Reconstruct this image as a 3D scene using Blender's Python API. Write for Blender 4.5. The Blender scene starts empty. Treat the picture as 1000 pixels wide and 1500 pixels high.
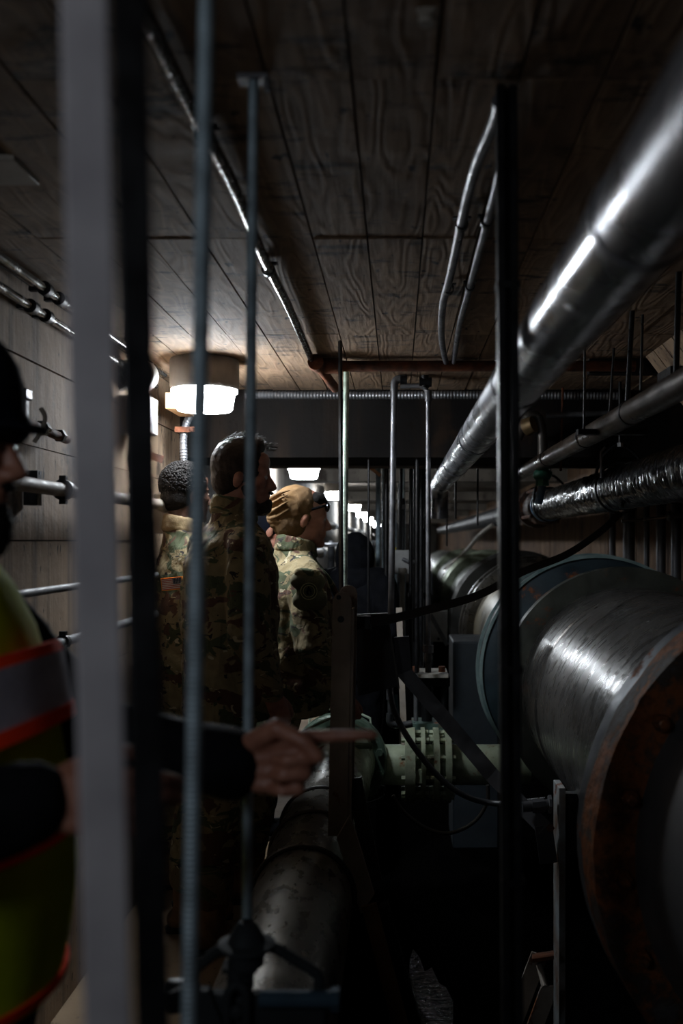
import bpy, math, random
from mathutils import Vector as V, Matrix, Euler, noise
random.seed(7)
C = bpy.context.scene.collection
S = bpy.context.scene
# ------------------------------------------------------------------ camera
F = 35/36*1500
cam = bpy.data.cameras.new('camera'); camo = bpy.data.objects.new('camera', cam); C.objects.link(camo)
camo.location = (0, 0, 1.5); camo.rotation_euler = (math.pi/2, 0, 0)
cam.lens = 35; cam.sensor_fit = 'VERTICAL'; cam.sensor_height = 36; cam.sensor_width = 24
cam.shift_x = -82/1500; cam.shift_y = 42/1500
cam.clip_start = .05; cam.clip_end = 200
cam.dof.use_dof = True; cam.dof.focus_distance = 3.9; cam.dof.aperture_fstop = 2.6
S.camera = camo
# ------------------------------------------------------------------ world and an added fill light, unseen behind the camera
w = bpy.data.worlds.new('world'); S.world = w; w.use_nodes = True
w.node_tree.nodes['Background'].inputs[0].default_value = (.5, .6, .8, 1)
w.node_tree.nodes['Background'].inputs[1].default_value = .002
def area(name, loc, rot, sx, sy, power, col):
    l = bpy.data.lights.new(name, 'AREA'); l.shape = 'RECTANGLE'; l.size = sx; l.size_y = sy
    l.energy = power; l.color = col
    o = bpy.data.objects.new(name, l); o.location = loc; o.rotation_euler = rot; C.objects.link(o); return o
ld = area('foreground_fill', (-.88, -.45, 1.95), (0, 0, 0), .3, .3, 3.9, (.84, .91, 1))  # unseen area light added behind left to brighten the foreground
ld.rotation_euler = V((.30, 1, -.42)).to_track_quat('-Z', 'Y').to_euler()
LENS_STRENGTH = 120
S.view_settings.view_transform = 'Standard'; S.view_settings.look = 'None'
S.view_settings.gamma = 1; S.view_settings.use_curve_mapping = False
S.view_settings.exposure = 0.0
CZ = 1.5
def P(px, py, D): return V(((px-582)*D/F, D, CZ-(py-792)*D/F))
def PX(px, D): return (px-582)*D/F
def PZ(py, D): return CZ-(py-792)*D/F
X3, Y3, Z3 = V((1, 0, 0)), V((0, 1, 0)), V((0, 0, 1))
# ------------------------------------------------------------------ mesh builder
class MB:
    def __init__(s): s.v = []; s.f = []
    def add(s, vs, fs):
        n = len(s.v); s.v += [V(a) for a in vs]; s.f += [tuple(i+n for i in f) for f in fs]; return s
    def box(s, c, d, R=None):
        c = V(c); d = V(d)/2; vs = []
        for z in (-1, 1):
            for x, y in ((-1, -1), (1, -1), (1, 1), (-1, 1)):
                q = V((x*d.x, y*d.y, z*d.z)); vs.append(c+(R @ q if R else q))
        return s.add(vs, [(3, 2, 1, 0), (4, 5, 6, 7), (0, 1, 5, 4), (1, 2, 6, 5), (2, 3, 7, 6), (3, 0, 4, 7)])
    def span(s, a, b):
        a = V(a); b = V(b); return s.box((a+b)/2, [abs(q) for q in (b-a)])
    def bar(s, p0, p1, w, t, up=Y3):
        p0 = V(p0); p1 = V(p1); d = (p1-p0); L = d.length; d.normalize()
        u = up - d*up.dot(d); u.normalize(); r = d.cross(u)
        return s.box((p0+p1)/2, (w, t, L), Matrix((r, u, d)).transposed())
    def cyl(s, p0, p1, r0, r1=None, n=16):
        return s.lathe([(0, r0), (1, r0 if r1 is None else r1)], p0, p1, n)
    def lathe(s, prof, p0, p1, n=24, fn=None):
        p0 = V(p0); p1 = V(p1); d = p1-p0; dn = d.normalized()
        a = dn.cross(Z3 if abs(dn.z) < .9 else X3).normalized(); b = dn.cross(a)
        vs = []; fs = []
        for t, r in prof:
            for k in range(n):
                th = 2*math.pi*k/n; rr = r if fn is None else r*fn(t, th)
                vs.append(p0+d*t+(a*math.cos(th)+b*math.sin(th))*rr)
        m = len(prof)
        for i in range(m-1):
            for k in range(n):
                fs.append((i*n+k, i*n+(k+1) % n, (i+1)*n+(k+1) % n, (i+1)*n+k))
        fs.append(tuple(range(n-1, -1, -1))); fs.append(tuple((m-1)*n+k for k in range(n)))
        return s.add(vs, fs)
    def ring(s, c, ax, R, r, h, n=40):           # flat ring (washer) with outer R, inner r, thickness h
        c = V(c); ax = V(ax).normalized(); a = ax.cross(Z3 if abs(ax.z) < .9 else X3).normalized(); b = ax.cross(a)
        vs = []; fs = []
        for (rr, hh) in ((R, -h/2), (R, h/2), (r, h/2), (r, -h/2)):
            for k in range(n):
                th = 2*math.pi*k/n; vs.append(c+ax*hh+(a*math.cos(th)+b*math.sin(th))*rr)
        for i in range(4):
            j = (i+1) % 4
            for k in range(n): fs.append((i*n+k, i*n+(k+1) % n, j*n+(k+1) % n, j*n+k))
        return s.add(vs, fs)
    def tube(s, pts, r, n=10, closed=False, rf=None, curve=False, sub=8):
        pts = [V(p) for p in pts]
        if curve: pts = catmull(pts, sub, closed)
        m = len(pts); vs = []; fs = []; a = None
        for i, p in enumerate(pts):
            if closed: d = pts[(i+1) % m]-pts[i-1]
            else: d = pts[min(i+1, m-1)]-pts[max(i-1, 0)]
            d.normalize()
            if a is None: a = d.cross(Z3 if abs(d.z) < .9 else X3).normalized()
            else: a = (a-d*a.dot(d)).normalized()
            b = d.cross(a); rr = r if rf is None else rf(i, i/(m-1))
            for k in range(n):
                th = 2*math.pi*k/n; vs.append(p+(a*math.cos(th)+b*math.sin(th))*rr)
        for i in range(m if closed else m-1):
            j = (i+1) % m
            for k in range(n): fs.append((i*n+k, i*n+(k+1) % n, j*n+(k+1) % n, j*n+k))
        if not closed: fs.append(tuple(range(n-1, -1, -1))); fs.append(tuple((m-1)*n+k for k in range(n)))
        return s.add(vs, fs)
    def flex(s, pts, r, pitch=.012, n=10):       # ribbed flexible conduit
        pts = catmull([V(p) for p in pts], 10); q = [pts[0]]; acc = 0
        L = sum((pts[i+1]-pts[i]).length for i in range(len(pts)-1)); N = min(700, int(L/pitch*2))
        out = []; seg = 0; dist = 0; cur = 0
        for k in range(N+1):
            t = L*k/N
            while seg < len(pts)-2 and cur+(pts[seg+1]-pts[seg]).length < t:
                cur += (pts[seg+1]-pts[seg]).length; seg += 1
            l = (pts[seg+1]-pts[seg]).length or 1e-6
            out.append(pts[seg].lerp(pts[seg+1], min(1, (t-cur)/l)))
        return s.tube(out, r, n, rf=lambda i, t: r if i % 2 else r*.86)
    def prism(s, poly, ext):
        n = len(poly); poly = [V(p) for p in poly]; ext = V(ext)
        fs = [tuple(range(n-1, -1, -1)), tuple(range(n, 2*n))]+[(i, (i+1) % n, (i+1) % n+n, i+n) for i in range(n)]
        return s.add(poly+[p+ext for p in poly], fs)
    def ell(s, c, r, R=None, n=20, m=12):
        c = V(c); vs = []; fs = []
        for i in range(1, m):
            ph = math.pi*i/m
            for k in range(n):
                th = 2*math.pi*k/n
                q = V((r[0]*math.sin(ph)*math.cos(th), r[1]*math.sin(ph)*math.sin(th), r[2]*math.cos(ph)))
                vs.append(c+(R @ q if R else q))
        top = V((0, 0, r[2])); bot = V((0, 0, -r[2]))
        vs.append(c+(R @ top if R else top)); vs.append(c+(R @ bot if R else bot)); T = len(vs)-2
        for i in range(m-2):
            for k in range(n): fs.append((i*n+k, (i+1)*n+k, (i+1)*n+(k+1) % n, i*n+(k+1) % n))
        for k in range(n):
            fs.append((T, k, (k+1) % n)); fs.append((T+1, (m-2)*n+(k+1) % n, (m-2)*n+k))
        return s.add(vs, fs)
    def cap(s, p0, p1, r0, r1=None, n=14):
        r1 = r0 if r1 is None else r1; p0 = V(p0); p1 = V(p1); d = p1-p0; L = d.length
        if L < 1e-5: return s.ell(p0, (r0,)*3)
        pr = [((-r0*math.cos(a))/L, max(1e-4, r0*math.sin(a))) for a in (.05, .4, .8, 1.2, 1.57)]
        pr += [(1+(r1*math.sin(a))/L, max(1e-4, r1*math.cos(a))) for a in (0, .4, .8, 1.2, 1.52)]
        return s.lathe(pr, p0, p1, n)
    def loft(s, secs, n=28, tilt=0, power=1.0):  # secs: (cx, cy, z, rx, ry)
        vs = []; fs = []
        for cx, cy, z, rx, ry in secs:
            for k in range(n):
                th = 2*math.pi*k/n; c_ = math.cos(th); s_ = math.sin(th)
                x = rx*math.copysign(abs(c_)**power, c_); y = ry*math.copysign(abs(s_)**power, s_)
                vs.append((cx+x, cy+y, z+tilt*x))
        m = len(secs)
        for i in range(m-1):
            for k in range(n): fs.append((i*n+k, i*n+(k+1) % n, (i+1)*n+(k+1) % n, (i+1)*n+k))
        fs.append(tuple(range(n-1, -1, -1))); fs.append(tuple((m-1)*n+k for k in range(n)))
        return s.add(vs, fs)
    def xf(s, M4):
        s.v = [M4 @ p for p in s.v]; return s
def catmull(p, sub=8, closed=False):
    m = len(p); out = []
    g = (lambda i: p[i % m]) if closed else (lambda i: p[max(0, min(m-1, i))])
    for i in range(m if closed else m-1):
        a, b, c, d = g(i-1), g(i), g(i+1), g(i+2)
        for k in range(sub):
            t = k/sub
            out.append(.5*((2*b)+(c-a)*t+(2*a-5*b+4*c-d)*t*t+(3*b-a-3*c+d)*t**3))
    if not closed: out.append(p[-1].copy())
    return out
ORG = {}
def org(p): return ORG.get(p.name, V((0, 0, 0))) if p else V((0, 0, 0))
def mesh(mb, off=None, smooth=True):
    me = bpy.data.meshes.new('m'); off = off or V((0, 0, 0))
    me.from_pydata([tuple(p-off) for p in mb.v], [], mb.f); me.validate(); me.update()
    if smooth:
        me.shade_smooth(); me.set_sharp_from_angle(angle=math.radians(38))
    return me
def put(name, mb, m, parent=None, bevel=0, label=None, smooth=True):
    """one mesh object; verts are given in world space unless the parent was made as a prototype"""
    o = bpy.data.objects.new(name, mesh(mb, org(parent), smooth)); C.objects.link(o)
    o.data.name = name; o.data.materials.append(m)
    if parent: o.parent = parent; ORG[o.name] = org(parent)
    if bevel:
        b = o.modifiers.new('b', 'BEVEL'); b.width = bevel; b.segments = 2; b.limit_method = 'ANGLE'
    if label: o['label'] = label
    return o
def thing(name, label, cat, loc=(0, 0, 0), group=None):
    o = bpy.data.objects.new(name, None); C.objects.link(o); o.location = loc; o.empty_display_size = .1
    ORG[o.name] = V(loc); o['label'] = label; o['category'] = cat
    if group: o['group'] = group
    return o
def tag(o, label, cat, group=None, kind=None):
    o['label'] = label; o['category'] = cat
    if group: o['group'] = group
    if kind: o['kind'] = kind
    return o
def struct(name, mb, m, parent=None, bevel=0):
    o = put(name, mb, m, parent, bevel)
    if not parent: o['kind'] = 'structure'
    return o
def dup(root, loc, label=None, group=None, rz=None):
    r = root.copy(); C.objects.link(r); r.location = loc
    if rz is not None: r.rotation_euler = (0, 0, rz)
    if label: r['label'] = label
    if group: r['group'] = group
    for ch in list(root.children):
        c = ch.copy(); C.objects.link(c); c.parent = r
        for g in list(ch.children):
            d = g.copy(); C.objects.link(d); d.parent = c
    return r
# ------------------------------------------------------------------ materials
def lin(h):
    h = h.lstrip('#'); out = []
    for i in (0, 2, 4):
        c = int(h[i:i+2], 16)/255; out.append(c/12.92 if c <= .04045 else ((c+.055)/1.055)**2.4)
    return (*out, 1)
class NT:
    def __init__(s, name):
        s.m = bpy.data.materials.new(name); s.m.use_nodes = True; s.t = s.m.node_tree
        s.b = s.t.nodes['Principled BSDF']; s.out = s.t.nodes['Material Output']
        tc = s.t.nodes.new('ShaderNodeTexCoord'); s.co = tc.outputs['Object']
    def n(s, ty, **kw):
        x = s.t.nodes.new(ty)
        for k, v in kw.items():
            if k in x.inputs: x.inputs[k].default_value = v
            else: setattr(x, k, v)
        return x
    def l(s, a, b): s.t.links.new(a, b)
    def map(s, sc):
        m = s.n('ShaderNodeMapping'); m.inputs['Scale'].default_value = sc; s.l(s.co, m.inputs[0]); return m.outputs[0]
    def noise(s, scale, detail=4, sc=None, dist=0, rnd=False, rough=.55):
        x = s.n('ShaderNodeTexNoise', Scale=scale, Detail=detail, Distortion=dist, Roughness=rough)
        s.l(s.map(sc) if sc else s.co, x.inputs['Vector'])
        if rnd:
            x.noise_dimensions = '4D'; oi = s.n('ShaderNodeObjectInfo'); mm = s.n('ShaderNodeMath', operation='MULTIPLY')
            mm.inputs[1].default_value = 37; s.l(oi.outputs['Random'], mm.inputs[0]); s.l(mm.outputs[0], x.inputs['W'])
        return x.outputs['Fac']
    def ramp(s, fac, stops, interp='LINEAR'):
        r = s.n('ShaderNodeValToRGB'); e = r.color_ramp.elements; r.color_ramp.interpolation = interp
        while len(e) < len(stops): e.new(.5)
        for el, (p, c) in zip(e, stops): el.position = p; el.color = c if hasattr(c, '__len__') else (c, c, c, 1)
        s.l(fac, r.inputs[0]); return r.outputs[0]
    def mix(s, f, a, b, blend='MIX'):
        x = s.n('ShaderNodeMix', data_type='RGBA', blend_type=blend)
        for sock, v in ((x.inputs[0], f), (x.inputs[6], a), (x.inputs[7], b)):
            if hasattr(v, 'is_output'): s.l(v, sock)
            else: sock.default_value = v
        return x.outputs[2]
    def bump(s, h, strength, dist=.01):
        x = s.n('ShaderNodeBump', Strength=strength, Distance=dist); s.l(h, x.inputs['Height'])
        if s.b.inputs['Normal'].is_linked:
            s.l(s.b.inputs['Normal'].links[0].from_socket, x.inputs['Normal'])
        s.l(x.outputs[0], s.b.inputs['Normal'])
def M(name, c1, c2=None, rough=.5, metal=0., scale=6, bump=.0, bscale=40, sc=None, rust=0, spec=.5, rvar=.15, sheen=0, coat=0):
    t = NT(name); c1 = lin(c1); c2 = lin(c2) if c2 else tuple(q*.6 for q in c1[:3])+(1,)
    f = t.noise(scale, 5, sc); col = t.ramp(f, [(.35, c1), (.68, c2)])
    t.b.inputs['Roughness'].default_value = rough; t.b.inputs['Metallic'].default_value = metal
    t.b.inputs['Specular IOR Level'].default_value = spec
    rg = t.ramp(t.noise(scale*2.3, 4, sc), [(.3, max(.05, rough-rvar)), (.7, min(1, rough+rvar))])
    if rust:
        rf = t.ramp(t.noise(7, 8, rough=.7), [(.62-rust*.3, 0.), (.68-rust*.3, 1.)])
        rc = t.ramp(t.noise(30, 4), [(.3, lin('#2a140a')), (.7, lin('#8a4a1c'))])
        col = t.mix(rf, col, rc); rg = t.mix(rf, rg, (.9, .9, .9, 1))
        mm = t.mix(rf, (metal, metal, metal, 1), (0, 0, 0, 1)); t.l(mm, t.b.inputs['Metallic'])
    t.l(col, t.b.inputs['Base Color']); t.l(rg, t.b.inputs['Roughness'])
    if bump: t.bump(t.noise(bscale, 4, sc), bump, .004)
    if coat: t.b.inputs['Coat Weight'].default_value = coat
    return t.m
def m_board():                                    # concrete cast against rough boards, grain along y
    t = NT('board_cast_concrete')
    big = t.noise(1.7, 6, (1, 1, 1), rnd=True); col = t.ramp(big, [(.3, lin('#725b47')), (.7, lin('#a68a6d'))])
    r = t.noise(1.0, 2, (7, 1.1, 1), rnd=True); mu = t.n('ShaderNodeMath', operation='MULTIPLY'); mu.inputs[1].default_value = 95
    t.l(r, mu.inputs[0]); si = t.n('ShaderNodeMath', operation='SINE'); t.l(mu.outputs[0], si.inputs[0])
    gr = t.ramp(si.outputs[0], [(0., .0), (.9, 1.)])
    col = t.mix(t.mix(gr, (.28,)*3+(1,), (0, 0, 0, 1)), col, lin('#33281e'))
    fine = t.noise(1, 5, (160, 9, 10), rnd=True)
    st = t.ramp(t.noise(4.2, 7, (1, 2.6, 1), rnd=True, rough=.75), [(.54, 0.), (.62, .92)])
    col = t.mix(st, col, lin('#17110d'))
    sp = t.ramp(t.noise(23, 3, (1, .55, 1), rnd=True), [(.66, 0.), (.7, 1.)])
    col = t.mix(sp, col, lin('#0f0b09'))
    t.l(col, t.b.inputs['Base Color']); t.b.inputs['Roughness'].default_value = .82
    t.bump(si.outputs[0], .35, .0015); t.bump(fine, .7, .002); t.bump(t.noise(9, 6), .5, .01)
    return t.m
def m_wall(name='wall_concrete', a='#77624f', b='#a68d72', streak=(18, 18, .7)):
    t = NT(name)
    col = t.ramp(t.noise(2.2, 6, rnd=True), [(.3, lin(a)), (.7, lin(b))])
    v = t.noise(1, 4, streak, rnd=True); col = t.mix(t.ramp(v, [(.5, 0.), (.72, .75)]), col, lin('#2b221b'))
    d = t.ramp(t.noise(38, 4, (1, 1, .35)), [(.64, 0.), (.69, 1.)]); col = t.mix(d, col, lin('#120d0a'))
    st = t.ramp(t.noise(3.1, 7, rough=.7), [(.58, 0.), (.66, .8)]); col = t.mix(st, col, lin('#2a2019'))
    t.l(col, t.b.inputs['Base Color']); t.b.inputs['Roughness'].default_value = .85
    t.bump(t.noise(1, 5, (60, 60, 3)), .5, .003); t.bump(t.noise(14, 6), .5, .008)
    return t.m
def m_camo(name, tone=1.0):
    t = NT(name)
    def k(h): c = lin(h); return (c[0]*tone, c[1]*tone, c[2]*tone, 1)
    col = t.ramp(t.noise(4.5, 3, dist=.5), [(.42, k('#7b6c4c')), (.5, k('#a09069')), (.6, k('#8d7c58'))])
    g = t.ramp(t.noise(7.5, 3, (1, 1, 1.6), dist=.7), [(.53, 0.), (.545, 1.)]); col = t.mix(g, col, k('#4b5334'))
    q = t.n('ShaderNodeVectorMath', operation='ADD'); q.inputs[1].default_value = (3.7, 1.2, 8.1); t.l(t.co, q.inputs[0])
    keep = t.co; t.co = q.outputs[0]
    br = t.ramp(t.noise(6.5, 3, (1, 1, 1.7), dist=.9), [(.56, 0.), (.575, 1.)]); col = t.mix(br, col, k('#5b3b28'))
    sp = t.ramp(t.noise(16, 3, (1, 1, 2.1), dist=1), [(.63, 0.), (.645, 1.)]); col = t.mix(sp, col, k('#1d1712'))
    t.co = keep
    li = t.ramp(t.noise(15, 2, (1, 1, 1.8), dist=1), [(.66, 0.), (.675, 1.)]); col = t.mix(li, col, k('#c3b797'))
    t.l(col, t.b.inputs['Base Color']); t.b.inputs['Roughness'].default_value = .9
    t.bump(t.noise(300, 2), .3, .001); t.bump(t.noise(14, 4, (1, 1, .5), dist=.8), .9, .02)
    return t.m
def m_emit(name, col, st):
    t = NT(name); t.b.inputs['Base Color'].default_value = (.8, .8, .8, 1)
    t.b.inputs['Emission Color'].default_value = col; t.b.inputs['Emission Strength'].default_value = st; return t.m
def m_thread(name, c, rough=.45, pitch=1100):
    t = NT(name); t.b.inputs['Base Color'].default_value = lin(c); t.b.inputs['Metallic'].default_value = .25
    t.b.inputs['Roughness'].default_value = rough
    x = t.n('ShaderNodeTexWave', Scale=pitch/20, bands_direction='Z'); t.l(t.co, x.inputs[0]); t.bump(x.outputs['Fac'], .6, .002)
    col = t.ramp(t.noise(20, 4), [(.35, lin(c)), (.7, tuple(q*.45 for q in lin(c)[:3])+(1,))]); t.l(col, t.b.inputs['Base Color'])
    return t.m
def m_jacket():                                   # aluminium jacketing, slightly dented and streaked
    t = NT('aluminium_jacket'); t.b.inputs['Metallic'].default_value = .72
    t.l(t.ramp(t.noise(3, 5), [(.3, lin('#a3a6ad')), (.75, lin('#67676c'))]), t.b.inputs['Base Color'])
    t.l(t.ramp(t.noise(6, 6, (1, .6, 1), dist=1.5), [(.3, .17), (.7, .42)]), t.b.inputs['Roughness'])
    t.bump(t.noise(2.5, 2, (1, 1.2, 1)), .25, .012); t.bump(t.noise(60, 3, (1, .2, 1)), .10, .002); return t.m
def m_sheath():                                   # scuffed grey metal cladding of the big pipe
    t = NT('scuffed_grey_cladding'); t.b.inputs['Metallic'].default_value = .7
    col = t.ramp(t.noise(2.4, 6), [(.3, lin('#6f6c69')), (.7, lin('#4a4846'))])
    s1 = t.ramp(t.noise(5, 6, (1, .35, 1), rough=.7), [(.6, 0.), (.66, .8)]); col = t.mix(s1, col, lin('#2a2725'))
    s2 = t.ramp(t.noise(26, 4, (1, .5, 1)), [(.69, 0.), (.72, 1.)]); col = t.mix(s2, col, lin('#15110f'))
    t.l(col, t.b.inputs['Base Color'])
    t.l(t.ramp(t.noise(16, 6, (.5, 1.5, .5)), [(.3, .20), (.75, .42)]), t.b.inputs['Roughness'])
    t.bump(t.noise(9, 5), .35, .012); t.bump(t.noise(70, 4, (1, .25, 1)), .25, .003); return t.m
def m_wrap():
    t = NT('black_tar_wrap'); t.b.inputs['Base Color'].default_value = lin('#17181b')
    t.l(t.ramp(t.noise(25, 5, (1, 3, 1)), [(.3, .08), (.7, .4)]), t.b.inputs['Roughness']); t.b.inputs['Specular IOR Level'].default_value = .9; t.b.inputs['Coat Weight'].default_value = .3; t.b.inputs['Coat Roughness'].default_value = .15
    t.l(t.ramp(t.noise(18, 4, (1, 3, 1)), [(.45, lin('#0c0c0e')), (.8, lin('#3a3d44'))]), t.b.inputs['Base Color'])
    t.bump(t.noise(22, 3, (1, 2.2, 1)), .45, .008); return t.m
def m_rustflange():
    t = NT('rust_eaten_flange')
    col = t.ramp(t.noise(5, 7, rough=.7), [(.3, lin('#54565a')), (.45, lin('#44362c')), (.52, lin('#8a4e1f')), (.62, lin('#3b1d0d')), (.75, lin('#a0652c'))])
    t.l(col, t.b.inputs['Base Color']); t.b.inputs['Roughness'].default_value = .75; t.bump(t.noise(22, 6), .9, .015); return t.m
def m_floor():
    t = NT('dusty_concrete_floor')
    col = t.ramp(t.noise(3, 6), [(.3, lin('#9b8468')), (.7, lin('#75614c'))])
    st = t.ramp(t.noise(5, 6, rough=.75), [(.62, 0.), (.68, .7)]); col = t.mix(st, col, lin('#4a3425'))
    sp = t.ramp(t.noise(48, 3), [(.68, 0.), (.71, 1.)]); col = t.mix(sp, col, lin('#1a1310'))
    t.l(col, t.b.inputs['Base Color']); t.b.inputs['Roughness'].default_value = .8; t.bump(t.noise(60, 5), .3, .004); return t.m
def m_water():
    t = NT('black_water'); t.b.inputs['Base Color'].default_value = (.004, .005, .006, 1); t.b.inputs['Roughness'].default_value = .06
    t.b.inputs['Specular IOR Level'].default_value = .5
    wv = t.ramp(t.noise(22, 5, (1, 2.2, 1), dist=.6), [(0., 0.), (1., 1.)]); t.bump(wv, .8, .03); return t.m
BOARD = m_board(); WALL = m_wall(); WALLR = m_wall('brown_streaked_wall', '#5c4433', '#86684c', (22, 22, .35))
DARKC = m_wall('dark_concrete', '#0f0e0e', '#1b1918', (10, 10, 1)); FARC = m_wall('far_concrete', '#5c564f', '#8f867a', (4, 4, 1))
DARKC.node_tree.nodes['Principled BSDF'].inputs['Specular IOR Level'].default_value = .08  # near-black concrete tones with very little specular
SLAB = M('slab_concrete', '#3a332c', '#241f1b', .9); FLOOR = m_floor(); WATER = m_water()
TRENCH = M('shaded_wet_trench_concrete', '#090808', '#050505', .9, bump=.4, spec=0)  # near-black base colour holds the shade of clutter that is not modelled
CAMO = CAMOD = m_camo('camouflage_cloth', .62)
ALU = m_jacket(); SHEATH = m_sheath(); WRAP = m_wrap(); RFL = m_rustflange()
GALV = M('galvanised_steel', '#85868a', '#5d5e61', .42, .7, 14, .15)
GALVB = m_thread('threaded_zinc_blue', '#a9bdc8'); GALVG = m_thread('threaded_zinc_green', '#b9cdbd', .35)
DARKM = M('dark_painted_steel', '#232427', '#141416', .42, .5, 10, .2, rust=0); BLK = M('black_iron', '#18181a', '#0c0c0d', .4, .4, 12, .3)
PIPEBR = M('dull_brown_pipe', '#45392f', '#261e17', .4, .4, 8, .3, sc=(1, .4, 1))
POSTM = M('grey_painted_post', '#b0adb1', '#918e93', .7, .05, 9, .1); LENS = m_emit('lamp_lens', (.86, .93, 1, 1), LENS_STRENGTH)
PLAST = M('grey_plastic', '#a39c92', '#8b847a', .6, 0, 9, .2); ENCL = M('enclosure_grey', '#b4b4b2', '#969593', .45, .1, 9)
BLUEP = M('blue_green_paint', '#233239', '#17232a', .5, .2, 7, .3, rust=.04); BLUEL = M('pale_blue_paint', '#7f9290', '#55696b', .45, .1, 9, .3)
GRNP = M('pale_green_enamel', '#b3bda4', '#7f8a72', .38, .15, 9, .5, 24, rust=.06); GRND = M('deep_green_enamel', '#63796a', '#48594c', .38, .2, 9, .4, 24)
LOWP = M('low_pipe_enamel', '#7d7972', '#65615b', .30, .75, 12, .2, 90, sc=(1, .5, 1), rvar=.08); BAND = M('rubber_band_black', '#141210', '#22180f', .5)
RUSTP = M('rust_spotted_paint', '#978676', '#7a6c60', .6, .2, 9, .4, 40, rust=.16); RUST = M('rust', '#6d3a1c', '#2c160b', .85, 0, 14, .8, 30)
ORNG = M('orange_brown_paint', '#6b4a20', '#3c2612', .6, .1, 5, .3, rust=.2); WHITEP = M('chipped_white_paint', '#aca296', '#8a8076', .55, .1, 9, .3, rust=.14)
WOOD = M('sawn_wood', '#b08a5c', '#7d5c38', .7, 0, 3, .4, 40, sc=(6, 1, 6)); COPPR = M('green_valve_paint', '#2f6d57', '#1f4a3b', .4, .2)
YEL = M('yellow_plastic', '#d8c21c', '#b09a10', .5)
SKIN = M('skin_light', '#a87560', '#8c5a48', .5, 0, 30, .15, 120); SKIND = M('skin_dark', '#4a3024', '#3a241b', .5, 0, 30, .15, 120)
HAIRB = M('black_hair', '#15110f', '#0a0807', .85, 0, 60, 1.0, 260, spec=.2); HAIRN = M('brown_hair', '#33241b', '#1c130e', .6, .0, 60, .8, 160, sc=(1, 4, 4), spec=.3)
BEAN = M('tan_knit', '#6b4f2b', '#543d20', .95, 0, 10, .5, 240); KNITD = M('navy_knit', '#12151f', '#0c0e15', .95, 0, 10, .5, 200, spec=.1)
BLKF = M('black_fabric', '#101116', '#090a0d', .9, 0, 12, .5, 40, spec=.1); COLL = M('khaki_fleece', '#7d6a49', '#655339', .95, 0, 12, .4, 200)
VEST = M('lime_safety_fabric', '#b4c41c', '#98a616', .85, 0, 8, .5, 14, spec=.1); ORT = M('orange_trim', '#ff4a1e', '#f03c12', .8, 0, 8, .2, spec=.1)
SILV = M('silver_reflective_tape', '#aeabba', '#9996a3', .55, .2, 20, .2, 90); BOOT = M('tan_suede_boot', '#77583a', '#523a25', .85, 0, 16, .4, 60)
BOOTS = M('black_rubber_sole', '#15120f', '#0b0a09', .8); LGLS = M('smoked_lens', '#0c0d10', '#060607', .08); EYEM = M('eye', '#b8b2aa', '#a39c94', .2)
FRED = M('flag_red', '#b04a42', '#a03e38', .8); FWHT = M('flag_white', '#d8ccc0', '#c8bcb0', .8); FBLU = M('flag_blue', '#1d2436', '#161c2c', .8); FGLD = M('flag_gold', '#ffa02a', '#f08c1c', .7)
PATO = M('olive_patch', '#4b4a34', '#3c3c2a', .9, 0, 30, .3, 200); PATL = M('pale_thread', '#a9a27c', '#938c68', .9)
# ------------------------------------------------------------------ setting
WX, RX, CH = -1.08, 1.79, 2.25
YB0, YB1, BZ = 4.95, 5.49, 1.914
b = MB().span((WX-.25, -3.5, CH+.02), (RX+.25, YB0+.1, CH+.25)); ceil = struct('ceiling', b, SLAB)
k = 0
xs = [WX]; x = -1.03
while x < RX-.05: xs.append(x); x += .1365
xs.append(RX)
ys = [-3.4, -1.6, -.3, .75, 1.62, 2.47, 3.62, 4.95]
for i in range(len(xs)-1):
    for j in range(len(ys)-1):
        dz = random.uniform(-.0025, .0025); g = .0022
        a0 = V((xs[i]+g, ys[j]+g*.8, CH+dz)); a1 = V((xs[i+1]-g, ys[j+1]-g*.8, CH+.03))
        put('plank', MB().span(a0, a1), BOARD, ceil, smooth=False)
struct('ceiling_far', MB().span((WX-.25, YB1-.1, CH), (RX+.25, 46, CH+.25)), FARC)
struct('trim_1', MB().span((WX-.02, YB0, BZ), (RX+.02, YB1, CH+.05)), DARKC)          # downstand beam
for n_, yy in enumerate((10.4, 15.2, 20, 25, 30, 35)):
    struct('trim_%d' % (n_+2), MB().span((WX, yy, CH-.13), (RX, yy+.35, CH+.02)), FARC)
wl = struct('wall_left', MB().span((WX-.25, -3.5, -.6), (WX-.02, 46, CH+.1)), SLAB)
zz = [0, .62, 1.05, 1.50, 1.78, 2.03, CH-.002]; yy = [-3.4, -1.8, -.6, .6, 1.75, 2.62, 3.5, 4.3, 4.949]
for i in range(len(zz)-1):
    for j in range(len(yy)-1):
        dx = random.uniform(-.004, .002)
        put('panel', MB().span((WX-.03, yy[j]+.003, zz[i]+.002), (WX+dx, yy[j+1]-.003, zz[i+1]-.002)), WALL, wl, smooth=False)
for j in range(18):
    y0 = YB1+.002+j*2.25
    put('panel', MB().span((WX-.03, y0, 0), (WX, y0+2.24, CH)), FARC, wl, smooth=False)
struct('wall_right', MB().span((RX, -3.5, -.6), (RX+.25, 46, CH+.1)), WALLR)
wr = bpy.data.objects['wall_right']
y0 = 3.0
while y0 < 13:
    wd = random.uniform(.16, .24)
    put('board', MB().span((RX-.012-random.uniform(0, .006), y0+.003, -.4), (RX+.01, y0+wd-.003, CH)), WALLR, wr, smooth=False); y0 += wd
struct('wall_back', MB().span((WX-.25, -3.75, -.6), (RX+.25, -3.5, CH+.25)), SLAB)
struct('wall_end', MB().span((WX-.25, 46, -.6), (RX+.25, 46.3, CH+.25)), FARC)
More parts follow.
